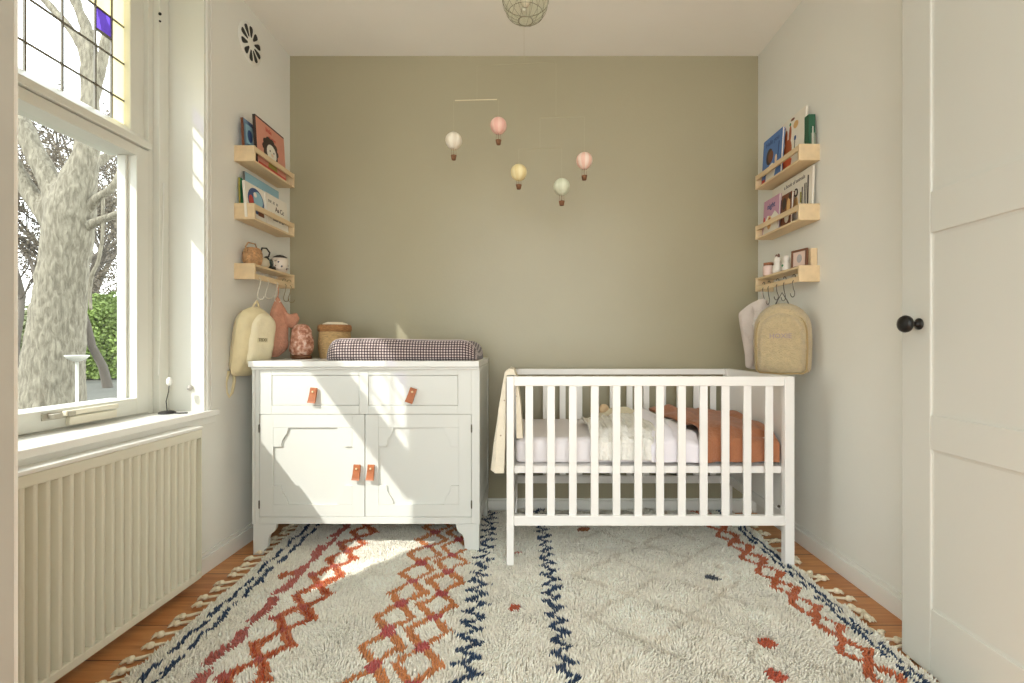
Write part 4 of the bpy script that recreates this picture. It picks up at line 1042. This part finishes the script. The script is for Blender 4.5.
tm = [tassel_mesh(i, 0 if i < 4 else (.02 if i % 2 else -.02)).build('tassel', tas_m, rg, True, world=False) for i in range(8)]
first = set()
def put_tassel(i, x, y, rot):
    if i not in first: o = tm[i]; first.add(i)
    else: o = tm[i].copy(); COL.objects.link(o)
    o.parent = rg; o.location = (x, y-1.9, 0); o.rotation_euler = (0,0,rot)
y = 1.14; k = 0
while y < 2.69:
    put_tassel(k % 4, rug_edge_x(y, True)+.006, y, PI+random.uniform(.05,.40)); y += random.uniform(.047,.062); k += 1
y = 1.16
while y < 2.69:
    put_tassel(k % 8, RX1-.006, y, random.uniform(-.5,.5)); y += random.uniform(.045,.065); k += 1

# ------------------------------------------------------------------ outdoors
GZ = -.5
def ground_mat(): return mat('grey_ground', (82,82,74), .9, .08, .4)
o = MB().box(-70, -1.72, -10, 70, GZ-.1, GZ).build('ground', ground_mat()); struct(o, 'grey pavement outside the window', 'ground')
def bark_mat():
    m = bpy.data.materials.new('bark'); m.use_nodes = True; nt = m.node_tree; b = nt.nodes['Principled BSDF']; L = nt.links; N = nt.nodes.new
    tc = N('ShaderNodeTexCoord'); mp = N('ShaderNodeMapping'); mp.inputs['Scale'].default_value = (26,26,6); L.new(tc.outputs['Object'], mp.inputs[0])
    v = N('ShaderNodeTexNoise'); v.inputs['Scale'].default_value = 1.6; v.inputs['Detail'].default_value = 7; v.inputs['Distortion'].default_value = .6; L.new(mp.outputs[0], v.inputs['Vector'])
    r = N('ShaderNodeValToRGB'); e = r.color_ramp.elements; e[0].position = .36; e[0].color = srgb((104,98,84)); e[1].position = .66; e[1].color = srgb((142,136,119)); L.new(v.outputs[0], r.inputs[0]); L.new(r.outputs[0], b.inputs['Base Color'])
    bp_ = N('ShaderNodeBump'); bp_.inputs['Strength'].default_value = .7; bp_.inputs['Distance'].default_value = .03; L.new(v.outputs[0], bp_.inputs['Height']); L.new(bp_.outputs[0], b.inputs['Normal'])
    b.inputs['Roughness'].default_value = .95; return m
bark = bark_mat()
dT = 5.0
big = thing('tree', 'thick grey-barked tree with forking limbs just outside the window', 'tree', (Wx(50, dT), dT, GZ))
def limb(mb, pts, d=dT, n=14):
    P_ = []; R = []
    raw = [(W(px, py, d+(q[0] if q else 0)), r*.74*d/F) for (px, py, r, *q) in pts]
    for i in range(len(raw)-1):
        p0 = raw[max(i-1,0)][0]; p1 = raw[i][0]; p2 = raw[i+1][0]; p3 = raw[min(i+2, len(raw)-1)][0]
        for k in range(5):
            t = k/5; P_.append(.5*((2*p1)+(p2-p0)*t+(2*p0-5*p1+4*p2-p3)*t*t+(3*p1-p0-3*p2+p3)*t**3)); R.append(raw[i][1]*(1-t)+raw[i+1][1]*t)
    P_.append(raw[-1][0]); R.append(raw[-1][1])
    mb.tube(P_, R, n)
mb = MB()
limb(mb, [(44,484,52),(47,430,42),(52,380,34),(58,320,29),(65,260,26.5),(71,215,27),(77,185,21),(85,160,15),(89,130,12),(90,100,10),(89,70,9.5)])
limb(mb, [(64,228,18),(56,195,15),(42,166,12.5),(28,138,11.5),(14,110,11),(-10,70,10)])
limb(mb, [(58,232,13),(44,212,12),(30,193,10),(16,168,9),(0,140,8)])
limb(mb, [(89,72,9),(84,50,7),(68,26,5.5),(46,2,5),(20,-25,4)])
limb(mb, [(89,74,9),(90,45,7.5),(84,22,6.5),(75,0,6),(60,-40,4)])
limb(mb, [(90,108,8),(98,80,6.5),(104,55,6),(106,30,5),(100,5,4.5),(104,-30,3)])
limb(mb, [(80,165,12),(96,163,7,.2),(108,156,5,.3),(122,150,4.5,.5)])
o = mb.build('trunk', bark, big, smooth=True)
md = o.modifiers.new('rm', 'REMESH'); md.mode = 'VOXEL'; md.voxel_size = .025; md.use_smooth_shade = True
tx_ = bpy.data.textures.new('barkdisp', 'CLOUDS'); tx_.noise_scale = .12
md = o.modifiers.new('dp', 'DISPLACE'); md.texture = tx_; md.strength = .03; md.mid_level = .5
mb = MB()
limb(mb, [(84,212,8),(98,198,5.5),(110,190,4.5),(118,178,4),(123,160,3)], n=8)
limb(mb, [(82,228,8),(96,222,5.5),(112,216,4.5),(132,208,4.2)], n=8)
limb(mb, [(103,192,2.2),(103,215,2.0),(102,240,2.0),(98,262,2.2),(92,275,2.4),(90,290,2.2),(91,310,1.6)], n=6)
limb(mb, [(104,55,3),(110,40,2.2),(116,20,2)], n=6)
mb.build('branches', bark, big, smooth=True)
twig_m = mat('twig_bark', (92,85,76), .9); bud_m = mat('bud_leaves', (112,103,88), .9, .2, 3); leafy_m = mat('spring_leaves', (120,140,72), .8, .35, 1.2)
leafy2 = mat('pale_spring_leaves', (134,140,104), .8, .25, 1.0)
def bare_tree(px, d, hgt, seed, label, m, buds, lean=0, deep=5):
    rr = random.Random(seed); base = Vector((Wx(px, d), d, GZ))
    t = thing('tree', label, 'tree', tuple(base), group='bare trees outside the window'); mb = MB(); tips = []
    def grow(p, dr, L, r, lv):
        pts = [p]; q = p.copy(); dd = dr.copy(); n = 4
        for i in range(n):
            dd = (dd+Vector((rr.uniform(-.2,.2), rr.uniform(-.2,.2), rr.uniform(-.05,.13)))).normalized(); q = q+dd*L/n; pts.append(q.copy())
        mb.tube(pts, [r*(1-.45*i/n) for i in range(n+1)], 6 if lv < 2 else 4, cap=False)
        if lv >= 2: tips.extend(pts[1:])
        if lv < deep:
            for i in range(3 if lv < 4 else 3):
                at = pts[rr.randint(2, n)] if i else pts[-1]
                az = rr.uniform(0, 2*PI); sp = rr.uniform(.35,.95)
                nd = (dd+Vector((math.cos(az), math.sin(az), .15))*sp).normalized()
                grow(at, nd, L*rr.uniform(.55,.78), r*.55*(1 if i else 1.15), lv+1)
    grow(base, Vector((lean,0,1)).normalized(), hgt*.32, hgt*.016, 0)
    mb.build('branches', m, t, smooth=True)
    if buds:
        b = MB(); s_ = d*.0032
        for p in tips:
            for _ in range(buds):
                c = p+Vector((rr.gauss(0,1), rr.gauss(0,1), rr.gauss(0,1)))*hgt*.012
                a = Vector((rr.uniform(-1,1), rr.uniform(-1,1), rr.uniform(-1,1))).normalized()*s_; e = a.orthogonal().normalized()*s_*.6
                b.add([c-a, c+e, c+a, c-e], [(0,1,2,3)])
        b.build('buds', bud_m, t)
bare_tree(12, 13, 9, 1, 'slender bare tree leftmost behind the thick trunk', twig_m, 1, .1, deep=6)
bare_tree(34, 17, 13, 2, 'tall bare tree with brown buds left of the thick trunk', twig_m, 2)
bare_tree(-10, 22, 16, 9, 'hazy tall bare tree farthest left', twig_m, 2, deep=6)
bare_tree(60, 22, 15, 3, 'bare tree standing straight behind the thick trunk', twig_m, 2)
bare_tree(108, 16, 9, 4, 'bare tree right of the thick trunk over the hedge', twig_m, 1, deep=6)
bare_tree(135, 24, 15, 5, 'tall bare tree partly hidden by the window frame', twig_m, 1, -.05)
bare_tree(90, 30, 20, 6, 'distant bare tree showing in the leaded light', twig_m, 2)
def shrub(px, d, rx, rzz, zc_, n, m, label, seed, sz=.085):
    n = int(n*1.7)
    rr = random.Random(seed); c0 = Vector((Wx(px, d), d, zc_)); b = MB()
    for _ in range(n):
        v = Vector((rr.gauss(0,1), rr.gauss(0,1), rr.gauss(0,1))).normalized()*rr.uniform(.7,1.0)
        w = 1+.25*nz3(v.x*3+seed, v.y*3, v.z*3)
        c = Vector((c0.x+v.x*rx*w, c0.y+v.y*rx*.6*w, max(GZ+.1, c0.z+v.z*rzz*w)))
        a = Vector((rr.uniform(-1,1), rr.uniform(-1,1), rr.uniform(-1,1))).normalized()*sz; e = a.orthogonal().normalized()*sz*.6
        b.add([c-a, c+e, c+a, c-e], [(0,1,2,3)])
    t = thing('shrub', label, 'shrub', (c0.x, c0.y, GZ), group='shrubs outside the window')
    b.build('leaves', m, t)
    sm = MB()
    for i in range(5): sm.tube([(c0.x+rr.uniform(-.3,.3), c0.y, GZ), (c0.x+rr.uniform(-.8,.8)*rx, c0.y, c0.z)], [.08,.03], 6)
    sm.build('stems', twig_m, t)
shrub(96, 20, 1.9, 1.9, 1.15, 7000, leafy_m, 'bright green spring shrub right of the tree trunk', 1)
shrub(122, 21, 1.5, 1.6, .9, 4500, leafy_m, 'green shrub at the right edge of the window view', 5)
shrub(24, 24, 2.4, 1.9, .9, 5000, leafy2, 'pale green shrub left of the tree trunk', 2, .09)
shrub(60, 23, 2.4, 1.8, .8, 5000, leafy2, 'pale shrub hidden mostly behind the tree trunk', 3, .09)
shrub(104, 26, 2.6, 2.0, 3.6, 2500, bud_m, 'brownish budding shrub above the green shrub', 4, .07)
# white dish on a post
dB = 3.0; bx_ = Wx(77, dB)
bb = thing('bird_dish', 'white shallow dish on thin white post outside the window', 'bird bath', (bx_, dB, GZ))
MB().tube([(bx_, dB, GZ), (bx_, dB, Wz(360, dB))], .0085, 12).build('post', mat('dish_white', (180,180,172), .5), bb, True)
MB().lathe([(0,-.030),(.02,-.026),(.045,-.012),(.060,.006),(.060,.012),(.04,.0),(0,-.008)], (bx_, dB, Wz(357, dB)), 28).build('dish', mat('dish_white', (180,180,172), .5), bb, True)
o = MB().box(-30, -4.0, 20.6, 20.9, GZ, GZ+.35).build('kerb_wall', mat('kerb_grey', (110,108,96), .9)); tag(o, 'low dark kerb line at the foot of the shrubs', 'kerb')

# ------------------------------------------------------------------ light, world, camera
w = bpy.data.worlds.new('World'); bpy.context.scene.world = w; w.use_nodes = True
nt = w.node_tree; bg = nt.nodes['Background']; tc = nt.nodes.new('ShaderNodeTexCoord'); sp = nt.nodes.new('ShaderNodeSeparateXYZ'); r = nt.nodes.new('ShaderNodeValToRGB')
nt.links.new(tc.outputs['Generated'], sp.inputs[0]); nt.links.new(sp.outputs[2], r.inputs[0]); nt.links.new(r.outputs[0], bg.inputs[0])
r.color_ramp.elements[0].color = (.97,1.0,.98,1); r.color_ramp.elements[0].position = -.0
r.color_ramp.elements[1].color = (.88,.96,1.0,1); r.color_ramp.elements[1].position = .6
bg.inputs[1].default_value = 3.3
sd = Vector((.82, 1.0, -1.10)).normalized()
sun = bpy.data.lights.new('sun', 'SUN'); sun.energy = 3.8; sun.angle = math.radians(.6); sun.color = (1,.97,.92)
so = bpy.data.objects.new('sun', sun); COL.objects.link(so); so.rotation_euler = sd.to_track_quat('-Z', 'Y').to_euler(); so.location = (-4,-4,6)
cam = bpy.data.cameras.new('camera'); co_ = bpy.data.objects.new('camera', cam); COL.objects.link(co_)
co_.location = (0, 0, CZ); co_.rotation_euler = (PI/2, 0, 0)
cam.sensor_width = 36; cam.lens = F*36/1024; cam.shift_x = -(PX-512)/1024; cam.shift_y = (PY-341.5)/1024
cam.clip_start = .02; cam.clip_end = 300
bpy.context.scene.camera = co_
sc = bpy.context.scene
sc.view_settings.view_transform = 'Standard'; sc.view_settings.look = 'None'; sc.view_settings.exposure = .14; sc.view_settings.gamma = 1
